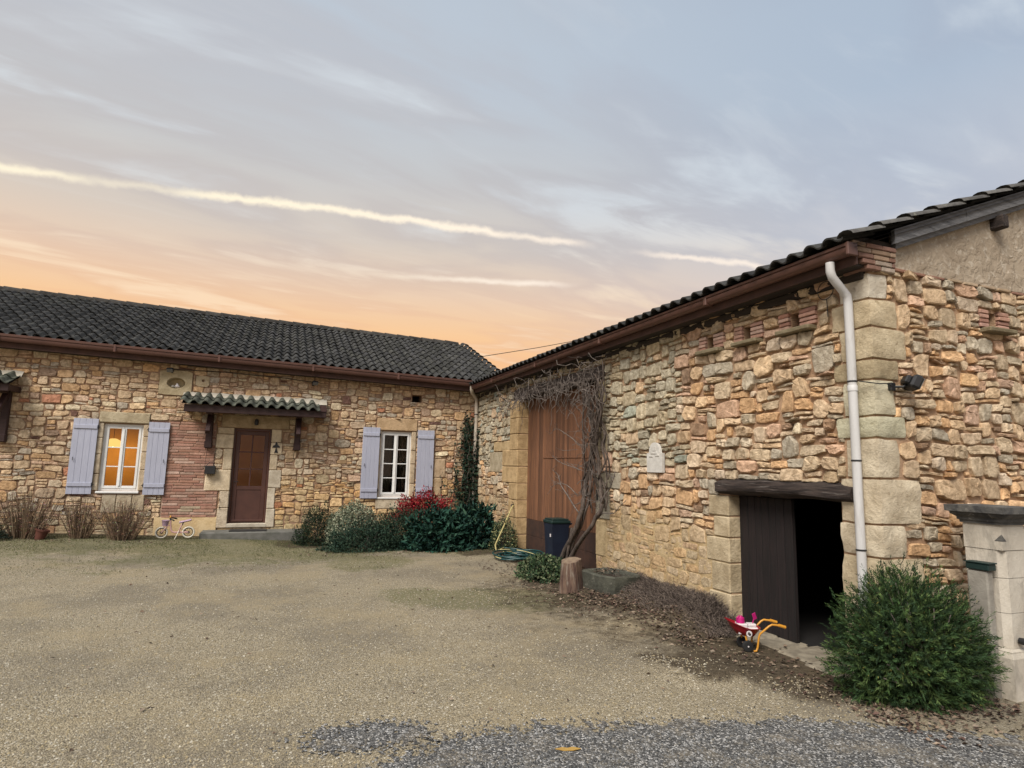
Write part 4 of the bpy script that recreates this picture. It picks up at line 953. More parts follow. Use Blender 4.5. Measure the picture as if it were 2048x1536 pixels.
m_pil = pm('limestone_pillar', (.54, .495, .42, 1), (.45, .405, .335, 1), .88, 4, .45, 34, detail=8, dirt=((.27, .245, .205, 1), 5, .50, .70, .65), stretch=(1.4, 1.4, .6)); m_cap = pm('lichen_black_cap', (.045, .045, .046, 1), (.12, .115, .105, 1), .95, 7, .6, 26, dirt=((.34, .32, .28, 1), 11, .6, .72, .7))
m_trough = pm('mossy_trough_stone', (.085, .085, .065, 1), (.042, .043, .033, 1), .95, 6, .9, 20, dirt=((.33, .32, .27, 1), 9, .6, .74, .6)); m_stump = pm('split_oak', (.19, .125, .088, 1), (.075, .042, .034, 1), .9, 6, .9, 18, stretch=(5, 5, .6), dirt=((.31, .27, .22, 1), 5, .52, .64, .75))
m_soil = pm('dark_soil', (.04, .028, .02, 1), (.07, .05, .035, 1), .95, 20, .6, 40)

# child's balance bike leaning by the wall
bk0 = Vector((-1.66, 13.84, gz(-1.66, 13.84)+.02))
bike = thing('balance_bike', 'small pale pink balance bike with cream tyres standing by the brick panel', 'bike', bk0)
def BP(x, z, y=0): return bk0+Vector((x, y, z))
wr = .115
for xw in (-.245, .225):
    M = T3(*BP(xw, wr)) @ R3(rad(90), 'X')
    tq = torus(MB(), wr-.016, .016, M).build('wheel', m_cream, bike, 180)
    rm = MB(); torus(rm, wr-.036, .007, M, 24, 6); disc(rm, .004, .022, .012, M, 14)
    rm.build('rim', m_rub, tq, 50)
    spk = MB()
    for k in range(10):
        q = 2*math.pi*k/10; spk.tube([BP(xw, wr), BP(xw+math.cos(q)*(wr-.035), wr+math.sin(q)*(wr-.035))], .0035, 5)
    spk.build('spokes', m_rub, tq)
fr = MB(); fr.tube([BP(-.105, .345), BP(-.10, .27), BP(-.085, .17), BP(-.06, .125), BP(-.02, .115), BP(.10, .115), BP(.225, wr)], .016, 10); fr.tube([BP(.045, .115), BP(.10, .27)], .013, 8)
fr.tube([BP(.225, wr, .03), BP(.10, .17, .02), BP(.075, .19, 0)], .007, 6); fr.build('frame', m_pink, bike, 60)
fk = MB()
for s in (-.03, .03): fk.tube([BP(-.245, wr, s), BP(-.155, .235, s), BP(-.125, .25, s*.5)], .009, 8)
fk.build('fork', m_pink, bike, 60)
hb = MB(); hb.tube([BP(-.105, .34), BP(-.115, .385)], .012, 8); hb.tube([BP(-.06, .375, -.16), BP(-.115, .39, -.06), BP(-.115, .39, .06), BP(-.06, .375, .16)], .010, 8); hb.build('handlebar', m_rub, bike, 60)
gp2 = MB(); gp2.tube([BP(-.06, .375, -.16), BP(-.02, .36, -.20)], .014, 8); gp2.tube([BP(-.06, .375, .16), BP(-.02, .36, .20)], .014, 8); gp2.build('grip', m_rub, bike, 60)
bs = MB(); n = 12
for k in range(2):
    pass
bs.lathe([(.045, .24), (.050, .24), (.066, .345), (.071, .35), (.066, .355), (.055, .345), (.045, .25)], 16, T3(*BP(-.19, 0))); bs.build('basket', m_lil, bike, 40)
sdl = MB(); v = []
for i in range(9):
    t = i/8; x = .05+.21*t; w = .018+.05*ss(0, .7, t)*(1-.35*ss(.85, 1, t)); zt_ = .305+.05*t
    for k in range(8):
        q = 2*math.pi*k/8; v.append(BP(x, zt_+.022*math.sin(q), w*math.cos(q)))
sdl.add(v, [(i*8+k, i*8+(k+1) % 8, (i+1)*8+(k+1) % 8, (i+1)*8+k) for i in range(8) for k in range(8)]+[tuple(range(8)), tuple(64+k for k in range(8))]); sdl.build('saddle', m_lil, bike, 60)
MB().tube([BP(.10, .25), BP(.13, .315)], .011, 8).build('seat_post', m_rub, bike, 60)
MB().tube([BP(.06, .15, -.02), BP(.0, -.015, -.10)], .008, 6).build('kickstand', m_cream, bike, 60)
MB().lathe([(.001, .0), (.018, .004), (.014, .03), (.004, .05)], 10, T3(*BP(-.112, .40))).build('bell', m_yel, bike, 60)

# toy wheelbarrow with sand toys
w0 = Vector((4.30, 4.76, gz(4.30, 4.76)+.0)); er = Vector((.9325, -.361, 0)); ea = Vector((.361, .9325, 0))
WK = .85
def WP(s, z, t=0): return w0+(er*s+ea*t+Vector((0, 0, z)))*WK
barrow = thing('toy_wheelbarrow', 'red toy wheelbarrow with yellow handles parked by the low dark doorway', 'wheelbarrow', w0)
tub = MB(); ringv = []; ns, nr = 24, 6
prof = [(0, .15), (.55, .155), (.80, .20), (1.0, .245), (1.06, .25), (1.06, .243), (.97, .24), (.74, .20), (.45, .166), (0, .162)]
v = []
for pr_, zz_ in prof:
    for k in range(ns):
        q = 2*math.pi*k/ns; cs, sn = math.cos(q), math.sin(q)
        lx = .125 if cs > 0 else .225; e = 3
        rr = (abs(cs)**e+abs(sn)**e)**(-1/e); s_ = -.035+pr_*cs*rr*lx; t_ = pr_*sn*rr*.125
        v.append(WP(s_, zz_+(.075*max(0, -s_-.06)/.2 if pr_ > .5 else 0)*min(1, pr_), t_))
m_ = len(prof); tub.add(v, [(i*ns+k, i*ns+(k+1) % ns, (i+1)*ns+(k+1) % ns, (i+1)*ns+k) for i in range(m_-1) for k in range(ns)]); tub = tub.build('tub', m_red, barrow, 60)
lg = MB(); lg.lathe([(.0, 0), (.027, 0), (.027, .002), (.0, .002)], 20, T3(*WP(-.055, .198, -.118)) @ Matrix(((er.x, 0, -ea.x, 0), (er.y, 0, -ea.y, 0), (0, 1, -.35, 0), (0, 0, 0, 1)))); lg.build('round_sticker', m_plw, tub, 0)
lg = MB()
for a_, b_, c_, d_ in ((-.016, .016, -.004, .004), (-.012, .004, .008, .014), (-.006, .014, -.014, -.008)):
    M = T3(*WP(-.055, .198, -.1205)) @ Matrix(((er.x, 0, -ea.x, 0), (er.y, 0, -ea.y, 0), (0, 1, -.35, 0), (0, 0, 0, 1))); lg.box(a_, b_, c_, d_, .0015, .0035, 0, (1, 1, 1), M)
lg.build('sticker_print', m_rub, tub, 0)
for s in (-.11, .11):
    MB().tube([WP(.335, .275, s), WP(.30, .285, s), WP(.20, .295, s), WP(.17, .28, s), WP(.07, .19, s*.85), WP(.06, .15, s*.8), WP(.045, .05, s*.8), WP(.03, .012, s*.8), WP(0, .008, s*.8)], .0095, 8).build('handle', m_yel, barrow, 60)
    MB().tube([WP(.345, .270, s), WP(.27, .290, s)], .015, 8).build('grip', m_yel, barrow, 60)
    MB().tube([WP(-.075, .16, s*.6), WP(-.062, .07, s*.75)], .009, 8).build('strut', m_yel, barrow, 60)
for s in (-.085, .085):
    M = T3(*WP(-.062, .060, s)) @ Matrix(((er.x, 0, ea.x, 0), (er.y, 0, ea.y, 0), (0, 1, 0, 0), (0, 0, 0, 1)))
    M = M @ Matrix.Scale(WK, 4); wq = MB(); wq.lathe([(.0, -.018), (.04, -.02), (.055, -.018), (.060, -.010), (.060, .010), (.055, .018), (.04, .02), (0, .018)], 22, M); wq = wq.build('wheel', m_rub, barrow, 40)
    disc(MB(), 0, .008, .024, M, 10).build('hub_cap', m_plw, wq, 40)
MB().tube([WP(-.062, .06, -.085), WP(-.062, .06, .085)], .005, 6).build('axle', m_yel, barrow)
tr_ = thing('sand_toy_box', 'small white box lying in the red toy wheelbarrow', 'toy', WP(-.07, .2))
Mt = Matrix(((er.x*WK, ea.x*WK, 0, w0.x), (er.y*WK, ea.y*WK, 0, w0.y), (0, 0, WK, w0.z), (0, 0, 0, 1)))
q = MB(); q.box(-.15, -.05, -.07, .05, .175, .285, .006, (1, 1, 1), Mt); q.build('box', m_plw, tr_, 30)
q = MB(); q.box(-.152, -.048, -.072, .052, .235, .25, .003, (1, 1, 1), Mt); q.build('band', m_lil, tr_, 30)
tw = thing('toy_boat', 'white and grey plastic toy resting against the box in the wheelbarrow', 'toy', WP(.02, .2))
q = MB(); q.box(-.045, .075, -.05, .06, .20, .245, .015, (1, 1, 1), Mt); q.box(-.03, .06, -.04, .05, .246, .28, .014, (1, 1, 1), Mt); q.build('hull', m_plw, tw, 30)
q = MB(); q.box(-.046, .076, -.053, -.050, .205, .222, .001, (1, 1, 1), Mt); q.build('stripe', m_lil, tw, 30)
tb = thing('toy_bucket', 'bright magenta toy cup on top of the white box in the wheelbarrow', 'toy', WP(-.095, .285))
MB().lathe([(0, 0), (.040, 0), (.036, .045), (.020, .055), (.018, .062), (0, .062)], 16, T3(*WP(-.105, .286))).build('cup', m_mag, tb, 50)
MB().tube([WP(-.14, .29, -.03), WP(-.15, .335, -.03), WP(-.12, .36, -.02)], .004, 6).build('cup_handle', m_mag, tb)
ts = thing('toy_spade', 'small magenta toy spade sticking out of the wheelbarrow', 'toy', WP(.03, .28))
MB().tube([WP(.02, .24), WP(.045, .335)], .005, 6).build('shaft', m_mag, ts); q = MB(); q.box(-.02, .02, -.004, .004, -.03, .03, .004, (1, 1, 1), T3(*WP(.052, .355)) @ R3(rad(-20), 'Y')); q.build('blade', m_mag, ts, 40)

# hose coil and its yellow tail
hs = thing('garden_hose', 'dark green garden hose lying in a loose coil beside the tall door', 'hose', (4.22, 10.35, 0)); hr = random.Random(3)
q = MB(); pts = []
for i in range(300):
    a = i/300*2*math.pi*8.3; lay = i/300; r = .27+.11*math.sin(a*.37+1)+.05*math.sin(a*1.7)
    pts.append((4.20+1.05*r*math.cos(a)*1.05+.03*math.sin(a*.21), 10.38+r*math.sin(a)*1.15, .02+gz(4.2, 10.4)+.085*lay+.022*math.sin(a*1.31+2)))
q.tube(pts, .014, 7); q.build('coil', m_hose, hs, 180)
q = MB(); q.tube([pts[-1], (3.93, 10.75, .12), (3.98, 10.95, .2), (4.30, 11.35, .52), (4.60, 11.74, .82), (4.665, 11.80, .87)], .014, 8); q.build('tail', m_hosey, hs, 180)
for k in range(14):
    i = hr.randrange(30, 280); MB().tube([Vector(pts[i+j])+Vector((0, 0, .006)) for j in range(4)], .0115, 6).build('worn_stripe', m_hosey, hs, 180)
tp = thing('water_tap', 'small black tap on the stone frame of the tall door', 'tap', (4.67, 11.82, .88))
MB().tube([(4.70, 11.82, .89), (4.63, 11.82, .89), (4.62, 11.82, .85)], .012, 8).build('spout', m_black, tp); MB().tube([(4.65, 11.79, .93), (4.65, 11.85, .93)], .007, 6).build('lever', m_black, tp)

# wheelie bin
b0 = Vector((4.60, 9.62, gz(4.6, 9.62))); binn = thing('wheelie_bin', 'navy wheelie bin with dark green lid standing before the tall door', 'bin', b0)
q = MB(); lv = [(.04, .13, .14), (.30, .14, .15), (.62, .155, .165), (.66, .16, .17), (.68, .16, .17)]; v = []
for z, hx, hy in lv: v += [b0+Vector((sx*hx, sy*hy, z)) for sx, sy in ((-1, -1), (1, -1), (1, 1), (-1, 1))]
q.add(v, [(i*4+k, i*4+(k+1) % 4, (i+1)*4+(k+1) % 4, (i+1)*4+k) for i in range(4) for k in range(4)]+[(3, 2, 1, 0)]); q.build('bin_body', m_bin, binn, 30)
q = MB().box(-.175, .18, -.185, .185, .682, .735, .02, (1, 1, 1), T3(*b0)); q.box(-.15, .15, -.16, .16, .735, .76, .012, (1, 1, 1), T3(*b0)); q.build('lid', m_bing, binn, 30)
MB().tube([b0+Vector((.17, -.15, .66)), b0+Vector((.21, -.15, .68)), b0+Vector((.21, .15, .68)), b0+Vector((.17, .15, .66))], .012, 8).build('handle', m_bin, binn)
for s in (-.155, .155): MB().lathe([(0, -.02), (.08, -.02), (.085, 0), (.08, .02), (0, .02)], 18, T3(*(b0+Vector((.13, s, .085)))) @ R3(rad(90), 'X')).build('wheel', m_rub, binn, 40)
bx('white_label', m_plw, binn, b0.x-.158, b0.x-.150, b0.y-.10, b0.y-.07, .5, .55, 0); 

# stump and trough under the vine
s0 = Vector((3.80, 7.50, gz(3.8, 7.5)-.02)); stump = thing('tree_stump', 'upright split oak log standing beside the stone trough', 'stump', s0); sr = random.Random(6)
q = MB(); ns, nl = 22, 8; v = []
rad_ = [.135*min(1.34, 1/max(.5, max(math.cos(2*math.pi*k/ns-f_) for f_ in (.3, 1.7, 2.8, 4.1, 5.3))))*(1+sr.uniform(-.07, .07)) for k in range(ns)]
for i in range(nl):
    t = i/(nl-1); fl = 1.12-.24*t
    for k in range(ns):
        a = 2*math.pi*k/ns; r = rad_[k]*fl*(1+.03*nz(k*1.3, t*4)); v.append(s0+Vector((r*math.cos(a), r*math.sin(a)*.85, .41*t+(.03*math.sin(a+1) if i == nl-1 else 0))))
v.append(s0+Vector((0, 0, .415))); q.add(v, [(i*ns+k, i*ns+(k+1) % ns, (i+1)*ns+(k+1) % ns, (i+1)*ns+k) for i in range(nl-1) for k in range(ns)]); q.build('trunk', m_stump, stump, 35)
q = MB(); n = len(v); q.add([v[(nl-1)*ns+k] for k in range(ns)]+[v[-1]], [(k, (k+1) % ns, ns) for k in range(ns)]); q.build('cut_top', pm('cut_oak', (.24, .18, .12, 1), (.15, .10, .07, 1), .9, 14, .4, 40), stump, 0)
t0 = Vector((4.24, 7.22, gz(4.2, 7.2)-.12)); trough = thing('stone_trough', 'old grey stone trough filled with soil at the barn wall', 'trough', t0)
Mq = T3(*t0) @ R3(rad(8), 'Z'); q = MB(); o, i_ = (.27, .36), (.205, .29); hz = .29; v = []
for (hx, hy), z in ((( .25, .34), 0), (o, hz-.015), ((o[0]-.012, o[1]-.012), hz), ((i_[0]+.012, i_[1]+.012), hz), (i_, hz-.015), ((.19, .27), .18)):
    for k in range(24):
        a = 2*math.pi*(k+.5)/24; ca2, sa2 = math.cos(a), math.sin(a); e = 7; r = (abs(ca2)**e+abs(sa2)**e)**(-1/e); p = Vector((hx*ca2*r, hy*sa2*r, z)); v.append(Mq @ (p+Vector((.014*nz(p.x*7, p.y*7, p.z*7), .014*nz(p.x*7, p.y*7+4, p.z*7), .012*nz(p.x*6, p.y*6, 9)))))
q.add(v, [(i*24+k, i*24+(k+1) % 24, (i+1)*24+(k+1) % 24, (i+1)*24+k) for i in range(5) for k in range(24)]); q.build('basin', m_trough, trough, 40)
q = MB(); q.add([Mq @ Vector((x*.2, y*.285, .215+.03*nz(x*3, y*3))) for y in np.linspace(-1, 1, 9) for x in np.linspace(-1, 1, 9)], [(j*9+i, j*9+i+1, j*9+i+10, j*9+i+9) for j in range(8) for i in range(8)]); q.build('soil', m_soil, trough, 180)

# gate pillar at the right
pc = Vector((5.30, 3.156, 0)); pillar = thing('gate_pillar', 'pale limestone gate pillar with dark moulded cap in front of the gable', 'pillar', pc)
def pblk(name, x0, x1, y0, y1, z0, z1, ch=0, mat=m_pil):
    poly = [(x0+ch, y0), (x1, y0), (x1, y1), (x0, y1), (x0, y0+ch)] if ch > 0 else [(x0, y0), (x1, y0), (x1, y1), (x0, y1)]
    q = MB(); q.prism(poly, lambda u, v, d: Vector((u, v, d)), z0+.002, z1-.002); return q.build(name, mat, pillar, 0)
X0, Yp, S = 5.315, 3.135, .275
for z0, z1 in ((.36, .62), (.62, .88), (.88, 1.09)): pblk('shaft_block', X0, X0+S, Yp, Yp+S, z0, z1, .045 if z1 < 1.0 else .045)
pblk('head_block', X0-.004, X0+S+.004, Yp-.004, Yp+S+.004, 1.09, 1.285)
q = MB(); q.add([(X0-.005, Yp+.05, 1.16), (X0+.05, Yp-.005, 1.16), (X0-.005, Yp-.005, 1.16), (X0-.006, Yp-.006, 1.215)], [(0, 1, 2), (0, 2, 3), (2, 1, 3), (0, 3, 1)]); q.build('chamfer_stop', m_cap, pillar, 0)
q = MB(); pl_ = [(0, .0), (.05, .0), (.05, .33), (.035, .355), (.0, .36)]
v = []
for o_2, z in ((.035, -.05), (.035, .30), (.02, .335), (.02, .345), (.0, .36)): v += [(X0-o_2, Yp-o_2, z), (X0+S+o_2, Yp-o_2, z), (X0+S+o_2, Yp+S+o_2, z), (X0-o_2, Yp+S+o_2, z)]
q.add(v, [(i*4+k, i*4+(k+1) % 4, (i+1)*4+(k+1) % 4, (i+1)*4+k) for i in range(4) for k in range(4)]+[(16, 17, 18, 19)]); q.build('plinth', m_pil, pillar, 0)
q = MB(); v = []
for o_2, z in ((.0, 1.285), (.018, 1.285), (.018, 1.305), (.03, 1.308), (.032, 1.33), (.062, 1.352), (.066, 1.37), (.088, 1.374), (.09, 1.425)): v += [(X0-o_2, Yp-o_2, z), (X0+S+o_2, Yp-o_2, z), (X0+S+o_2, Yp+S+o_2, z), (X0-o_2, Yp+S+o_2, z)]
q.add(v, [(i*4+k, i*4+(k+1) % 4, (i+1)*4+(k+1) % 4, (i+1)*4+k) for i in range(8) for k in range(4)]+[(32, 33, 34, 35)]); q.build('cap', m_cap, pillar, 0)
MB().lathe([(.0, -.02), (.024, -.02), (.026, .02), (.0, .022)], 14, T3(X0+.10, Yp-.03, .42) @ R3(rad(90), 'X')).build('rubber_stop', m_rub, pillar, 40)
pier = thing('low_pier', 'weathered low stone pier under a green metal box against the pillar', 'pier', (5.24, 3.25, 0))
bx('pier_shaft', pm('grey_pier_stone', (.30, .28, .24, 1), (.22, .20, .17, 1), .9, 5, .4, 30), pier, 5.20, 5.275, 3.19, 3.34, -.05, .93, .01)
gbx = thing('letter_box', 'flat dark green metal box on top of the low pier', 'letter box', (5.24, 3.26, .93)); bx('box_body', m_grnbox, gbx, 5.19, 5.285, 3.17, 3.34, .934, .985, .006); bx('box_lid', m_grnbox, gbx, 5.183, 5.29, 3.163, 3.347, .986, .995, .003)

# plaque on the barn
plq = thing('marble_plaque', 'white round-headed marble plaque fixed to the barn side wall', 'plaque', (XB-.04, 6.83, 1.62))
poly = [(6.655, 1.62), (7.0, 1.62), (7.0, 1.87), (6.955, 1.87)]+[(6.83+.115*math.cos(a), 1.895+.115*math.sin(a)) for a in np.linspace(0, math.pi, 12)]+[(6.705, 1.87), (6.655, 1.87)]
MB().prism(poly, fB, .012, .052).build('tablet', m_marble, plq, 30)
q = MB()
for a_, b_, c_, d_ in ((6.79, 6.87, 1.90, 1.96), (6.76, 6.90, 1.86, 1.885), (6.72, 6.80, 1.83, 1.85), (6.86, 6.94, 1.82, 1.84)): q.box(XB-.060, XB-.050, a_, b_, c_, d_, .006)
q.build('carved_relief', m_marble, plq, 30)

# wall lights
def flood(name, lab, p, out, dn=-.35, s=1.0):
    t = thing(name, lab, 'light', p); p = Vector(p); out = Vector(out).normalized(); sd_ = out.cross(Vector((0, 0, 1))).normalized()
    MB().box(-.03*s, .03*s, -.02*s, .02*s, -.035*s, .035*s, .005, (1, 1, 1), T3(*(p-out*.01))).build('mount', m_black, t)
    MB().tube([p, p+out*.08*s, p+out*.11*s+Vector((0, 0, .02*s))], .010*s, 8).build('arm', m_black, t)
    n_ = (out+Vector((0, 0, dn))).normalized(); u_ = sd_.cross(n_); M = Matrix(((sd_.x, n_.x, u_.x, 0), (sd_.y, n_.y, u_.y, 0), (sd_.z, n_.z, u_.z, 0), (0, 0, 0, 1))); c = p+out*.17*s+Vector((0, 0, .03*s))
    q = MB(); q.box(-.09*s, .09*s, -.05*s, .03*s, -.06*s, .06*s, .02*s, (1, 1, 1), T3(*c) @ M); q.box(-.05*s, .05*s, -.09*s, -.045*s, -.035*s, .035*s, .01*s, (1, 1, 1), T3(*c) @ M); q.build('housing', m_black, t, 30)
    q = MB(); q.box(-.078*s, .078*s, .031*s, .034*s, -.05*s, .05*s, 0, (1, 1, 1), T3(*c) @ M); q.build('lens', pm('lamp_lens', (.16, .16, .15, 1), None, .15, spec=.5), t, 0)
    return t
fl = flood('floodlight', 'black floodlight on the corner quoins of the barn', (4.90, YC-.03, 2.40), (.75, -.45, 0), -.5, 1.0)
MB().tube([(4.90, YC-.04, 2.40), (4.80, YC-.05, 2.42), (4.70, YC-.06, 2.41), (4.64, 3.75, 2.445)], .005, 6).build('cable', m_black, fl)
fl2 = flood('floodlight', 'small black floodlight under the eave above the oculus', (-2.08, YF-.03, 3.47), (-.2, -1, 0), -.9, .75)
flood('floodlight', 'small black floodlight under the eave between the canopy and the eight-pane window', (.76, YF-.03, 3.40), (.3, -1, 0), -.9, .75)
MB().tube([(-2.05, YF-.05, 3.53), (-1.0, YF-.055, 3.54), (.2, YF-.055, 3.50), (.74, YF-.05, 3.45)], .008, 6).build('cable', m_black, fl2)
pcn = thing('porch_lamp', 'small dark lantern on the lintel above the brown front door', 'lamp', (-.36, YF-.04, 2.50))
MB().lathe([(.0, .06), (.03, .05), (.045, .0), (.04, -.07), (.0, -.08)], 12, T3(-.36, YF-.12, 2.50)).build('lantern', m_black, pcn, 50); MB().tube([(-.36, YF-.03, 2.53), (-.36, YF-.12, 2.57), (-.36, YF-.12, 2.55)], .008, 6).build('arm', m_black, pcn)
# hanging box and wind chime by the door
mbx = thing('hanging_box', 'small black metal box hanging on cords from the canopy bracket beside the bricks', 'box', (-1.20, YF-.10, 1.36))
bx('box_body', m_black, mbx, -1.29, -1.09, YF-.16, YF-.05, 1.36, 1.53, .008)
MB().tube([(-1.27, YF-.10, 1.53), (-1.22, YF-.10, 1.60), (-1.16, YF-.10, 1.60), (-1.11, YF-.10, 1.53)], .006, 6).build('loop_handle', m_black, mbx); q = MB()
for x in (-1.30, -1.13): q.tube([(x, YF-.11, 1.50), (x+.02, YF-.12, 1.92)], .004, 5)
q.build('cords', m_black, mbx)
q = MB()
for x in np.linspace(-1.27, -1.11, 6): q.tube([(x, YF-.105, 1.36), (x, YF-.105, 1.325)], .006, 6)
q.build('feet', m_black, mbx)
frn = thing('wall_ornament', 'black metal fairy silhouette on the stone jamb beside the front door', 'ornament', (.07, YF-.04, 1.84))
MB().prism([(-.01, 1.95), (.16, 1.955), (.13, 2.0), (.10, 2.01), (.095, 2.05), (.07, 2.08), (.05, 2.05), (.05, 2.015), (.02, 2.0)], fH, .034, .044).build('figure', m_black, frn, 0)
MB().prism([(.04, 1.84), (.12, 1.84), (.09, 1.92), (.085, 1.95), (.07, 1.95)], fH, .034, .044).build('skirt', m_black, frn, 0)
chm = thing('wall_hook', 'thin black hook below the canopy bracket nearest the fairy silhouette', 'hook', (.50, YF-.06, 1.8)); MB().tube([(.42, YF-.04, 1.92), (.50, YF-.12, 1.92), (.45, YF-.10, 1.86), (.45, YF-.08, 1.72), (.48, YF-.08, 1.70)], .006, 6).build('iron', m_black, chm)
rg = thing('wire_ring', 'thin dark wire ring hanging under the eave by the drainpipe', 'ring', (XB-.06, 4.06, 3.36)); q = torus(MB(), .085, .004, T3(XB-.06, 4.06, 3.33) @ R3(rad(90), 'Y'), 30, 5); q.build('hoop', m_black, rg, 180)
MB().tube([(XB-.05, 4.06, 3.25), (XB-.05, 4.055, 3.08)], .004, 5).build('loose_end', m_black, rg)
ck = thing('china_dove', 'small white ornament sitting inside the oval niche', 'ornament', (-1.99, YF+.03, 3.15)); MB().lathe([(0, 0), (.04, .005), (.055, .03), (.03, .06), (.018, .075), (.02, .09), (0, .1)], 14, T3(-1.97, YF+.02, 3.145)).build('body', m_plw, ck, 60)
MB().lathe([(0, 0), (.03, .005), (.035, .025), (0, .04)], 12, T3(-2.05, YF+.03, 3.16)).build('wing', m_marble, ck, 60)
# overhead cable
cb_ = thing('overhead_cable', 'thin overhead cable running from the house roof over the barn', 'cable', (5.4, 17.2, 5.0)); MB().tube([(5.40, 17.28, 4.86), (7.6, 17.55, 5.42), (9.67, 17.8, 5.99), (14.67, 18.4, 7.29)], .010, 6).build('wire', m_black, cb_)
# ================================================================== PLANTS
NR = np.random.default_rng(8)
m_leaf = pm('leaf', (1.15, 1.15, 1.1, 1), (.8, .8, .8, 1), .7, 20, attr=True, spec=.12); m_dry = pm('dry_stalk', (1.1, 1.08, 1.05, 1), (.75, .75, .75, 1), .95, 30, attr=True, spec=.1)
m_bark = pm('vine_bark', (.13, .102, .085, 1), (.055, .044, .038, 1), .95, 12, .8, 30, stretch=(2, 2, .6), spec=.15); m_twig = pm('bare_twig', (.19, .16, .14, 1), (.09, .076, .068, 1), .95, 16, .2, 40, spec=.15)
def unit(v): return v/np.maximum(np.linalg.norm(v, axis=-1, keepdims=True), 1e-9)
def leaf_obj(name, P, D, Nn, Ls, Ws, C, mat, parent, fold=.18, kind=None):
    n = len(P); D = unit(D); S = unit(np.cross(D, Nn)); Nn = np.cross(S, D); Ls = np.broadcast_to(Ls, n)[:, None]; Ws = np.broadcast_to(Ws, n)[:, None]
    V = np.stack([P, P+D*Ls*.45-S*Ws*.5+Nn*Ws*fold, P+D*Ls-Nn*Ls*.08, P+D*Ls*.45+S*Ws*.5+Nn*Ws*fold], 1).reshape(-1, 3)
    i = np.arange(n)*4; F = np.stack([np.stack([i, i+1, i+2], 1), np.stack([i, i+2, i+3], 1)], 1).reshape(-1, 3)
    me = bpy.data.meshes.new(name); me.vertices.add(len(V)); me.vertices.foreach_set('co', V.astype(np.float32).ravel())
    me.loops.add(F.size); me.loops.foreach_set('vertex_index', F.astype(np.int32).ravel()); me.polygons.add(len(F)); me.polygons.foreach_set('loop_start', (np.arange(len(F))*3).astype(np.int32))
    me.update(calc_edges=True); ca_ = me.color_attributes.new('col', 'FLOAT_COLOR', 'POINT')
    a = np.ones((len(V), 4), np.float32); a[:, :3] = np.repeat(C, 4, 0); ca_.data.foreach_set('color', a.ravel()); me.materials.append(mat)
    return tag(link(name, me, parent), kind=kind)
def cols(n, pal, spread=.25):
    pal = np.array(pal); c = pal[NR.integers(0, len(pal), n)]; return np.clip(c*(1+NR.uniform(-spread, spread, (n, 1))), 0, .8)
def shell(n, c, R_, lump=.3, f=2.6, inner=.55, seed=0, zmin=0):
    """points through the outer part of a lumpy dome; returns points and outward directions"""
    d = unit(NR.normal(size=(n*2, 3))); d[:, 2] = np.abs(d[:, 2])*1.0-.12; d = unit(d)[:n]
    k = np.array([1+lump*nz(x*f+seed, y*f, z*f)+.5*lump*nz(x*2.3*f+seed, y*2.3*f, z*2.3*f) for x, y, z in d])[:, None]
    r = (inner+(1-inner)*NR.random((n, 1))**.55); P = np.array(c)+d*np.array(R_)*k*r; P[:, 2] = np.maximum(P[:, 2], zmin+.01)
    return P, d, r[:, 0]
def stems(name, c, R_, n, mat, parent, r=.006):
    q = MB(); rr = random.Random(int(c[0]*100))
    for _ in range(n):
        a = rr.uniform(0, 6.28); k = rr.uniform(.3, .95); p0 = Vector(c)+Vector((rr.uniform(-.1, .1), rr.uniform(-.1, .1), -.03)); p2 = Vector(c)+Vector((math.cos(a)*R_[0]*k*.8, math.sin(a)*R_[1]*k*.8, R_[2]*rr.uniform(.5, .9)))
        q.tube([p0, (p0+p2)/2+Vector((0, 0, .06)), p2], [r, r*.8, r*.4], 5)
    return q.build(name, mat, parent, 180)
def shrub(name, lab, c, R_, n, L_, W_, pal, lump=.3, up_=.25, rand=.8, seed=0, inner=.5, cat='shrub', fold=.18):
    c = (c[0], c[1], gz(c[0], c[1])+c[2]); t = thing(name, lab, cat, (c[0], c[1], gz(c[0], c[1])))
    P, d, r = shell(n, c, R_, lump, 2.6, inner, seed, gz(c[0], c[1])); D = unit(d+NR.normal(size=(n, 3))*rand+np.array([0, 0, up_])); Nn = unit(d*.7+np.array([0, 0, .8])+NR.normal(size=(n, 3))*.5)
    leaf_obj('foliage', P, D, Nn, NR.uniform(.7, 1.3, n)*L_, NR.uniform(.7, 1.2, n)*W_, cols(n, pal), m_leaf, t, fold); stems('stems', c, R_, 12, m_twig, t); return t
DG = [(.022, .040, .024), (.030, .052, .028), (.016, .030, .019)]
shrub('evergreen_shrub', 'dark fine-leaved evergreen shrub right beside the front doorstep', (1.0, 13.45, .0), (.46, .45, .74), 7000, .042, .018, [(.020, .034, .020), (.030, .044, .022), (.014, .024, .016)], .3, .3, .9, 1)
shrub('variegated_shrub', 'rounded grey-green variegated shrub under the stone wall by the doorstep', (1.64, 13.0, .14), (.55, .45, .70), 9000, .040, .024, [(.20, .225, .155), (.30, .31, .22), (.12, .15, .10), (.42, .42, .31), (.06, .085, .055)], .12, .1, 1.0, 2, .6)
shrub('low_conifer', 'low dark spreading shrub in front of the variegated shrub', (1.85, 12.35, .0), (.80, .45, .48), 9000, .046, .020, [(.018, .038, .027), (.026, .050, .034), (.038, .064, .040)], .35, .15, .9, 3)
shrub('low_conifer', 'low dark green shrub below the eight-pane window', (2.55, 12.55, .0), (.70, .50, .74), 9000, .048, .020, [(.022, .048, .030), (.030, .06, .036), (.016, .034, .023)], .32, .2, .9, 4)
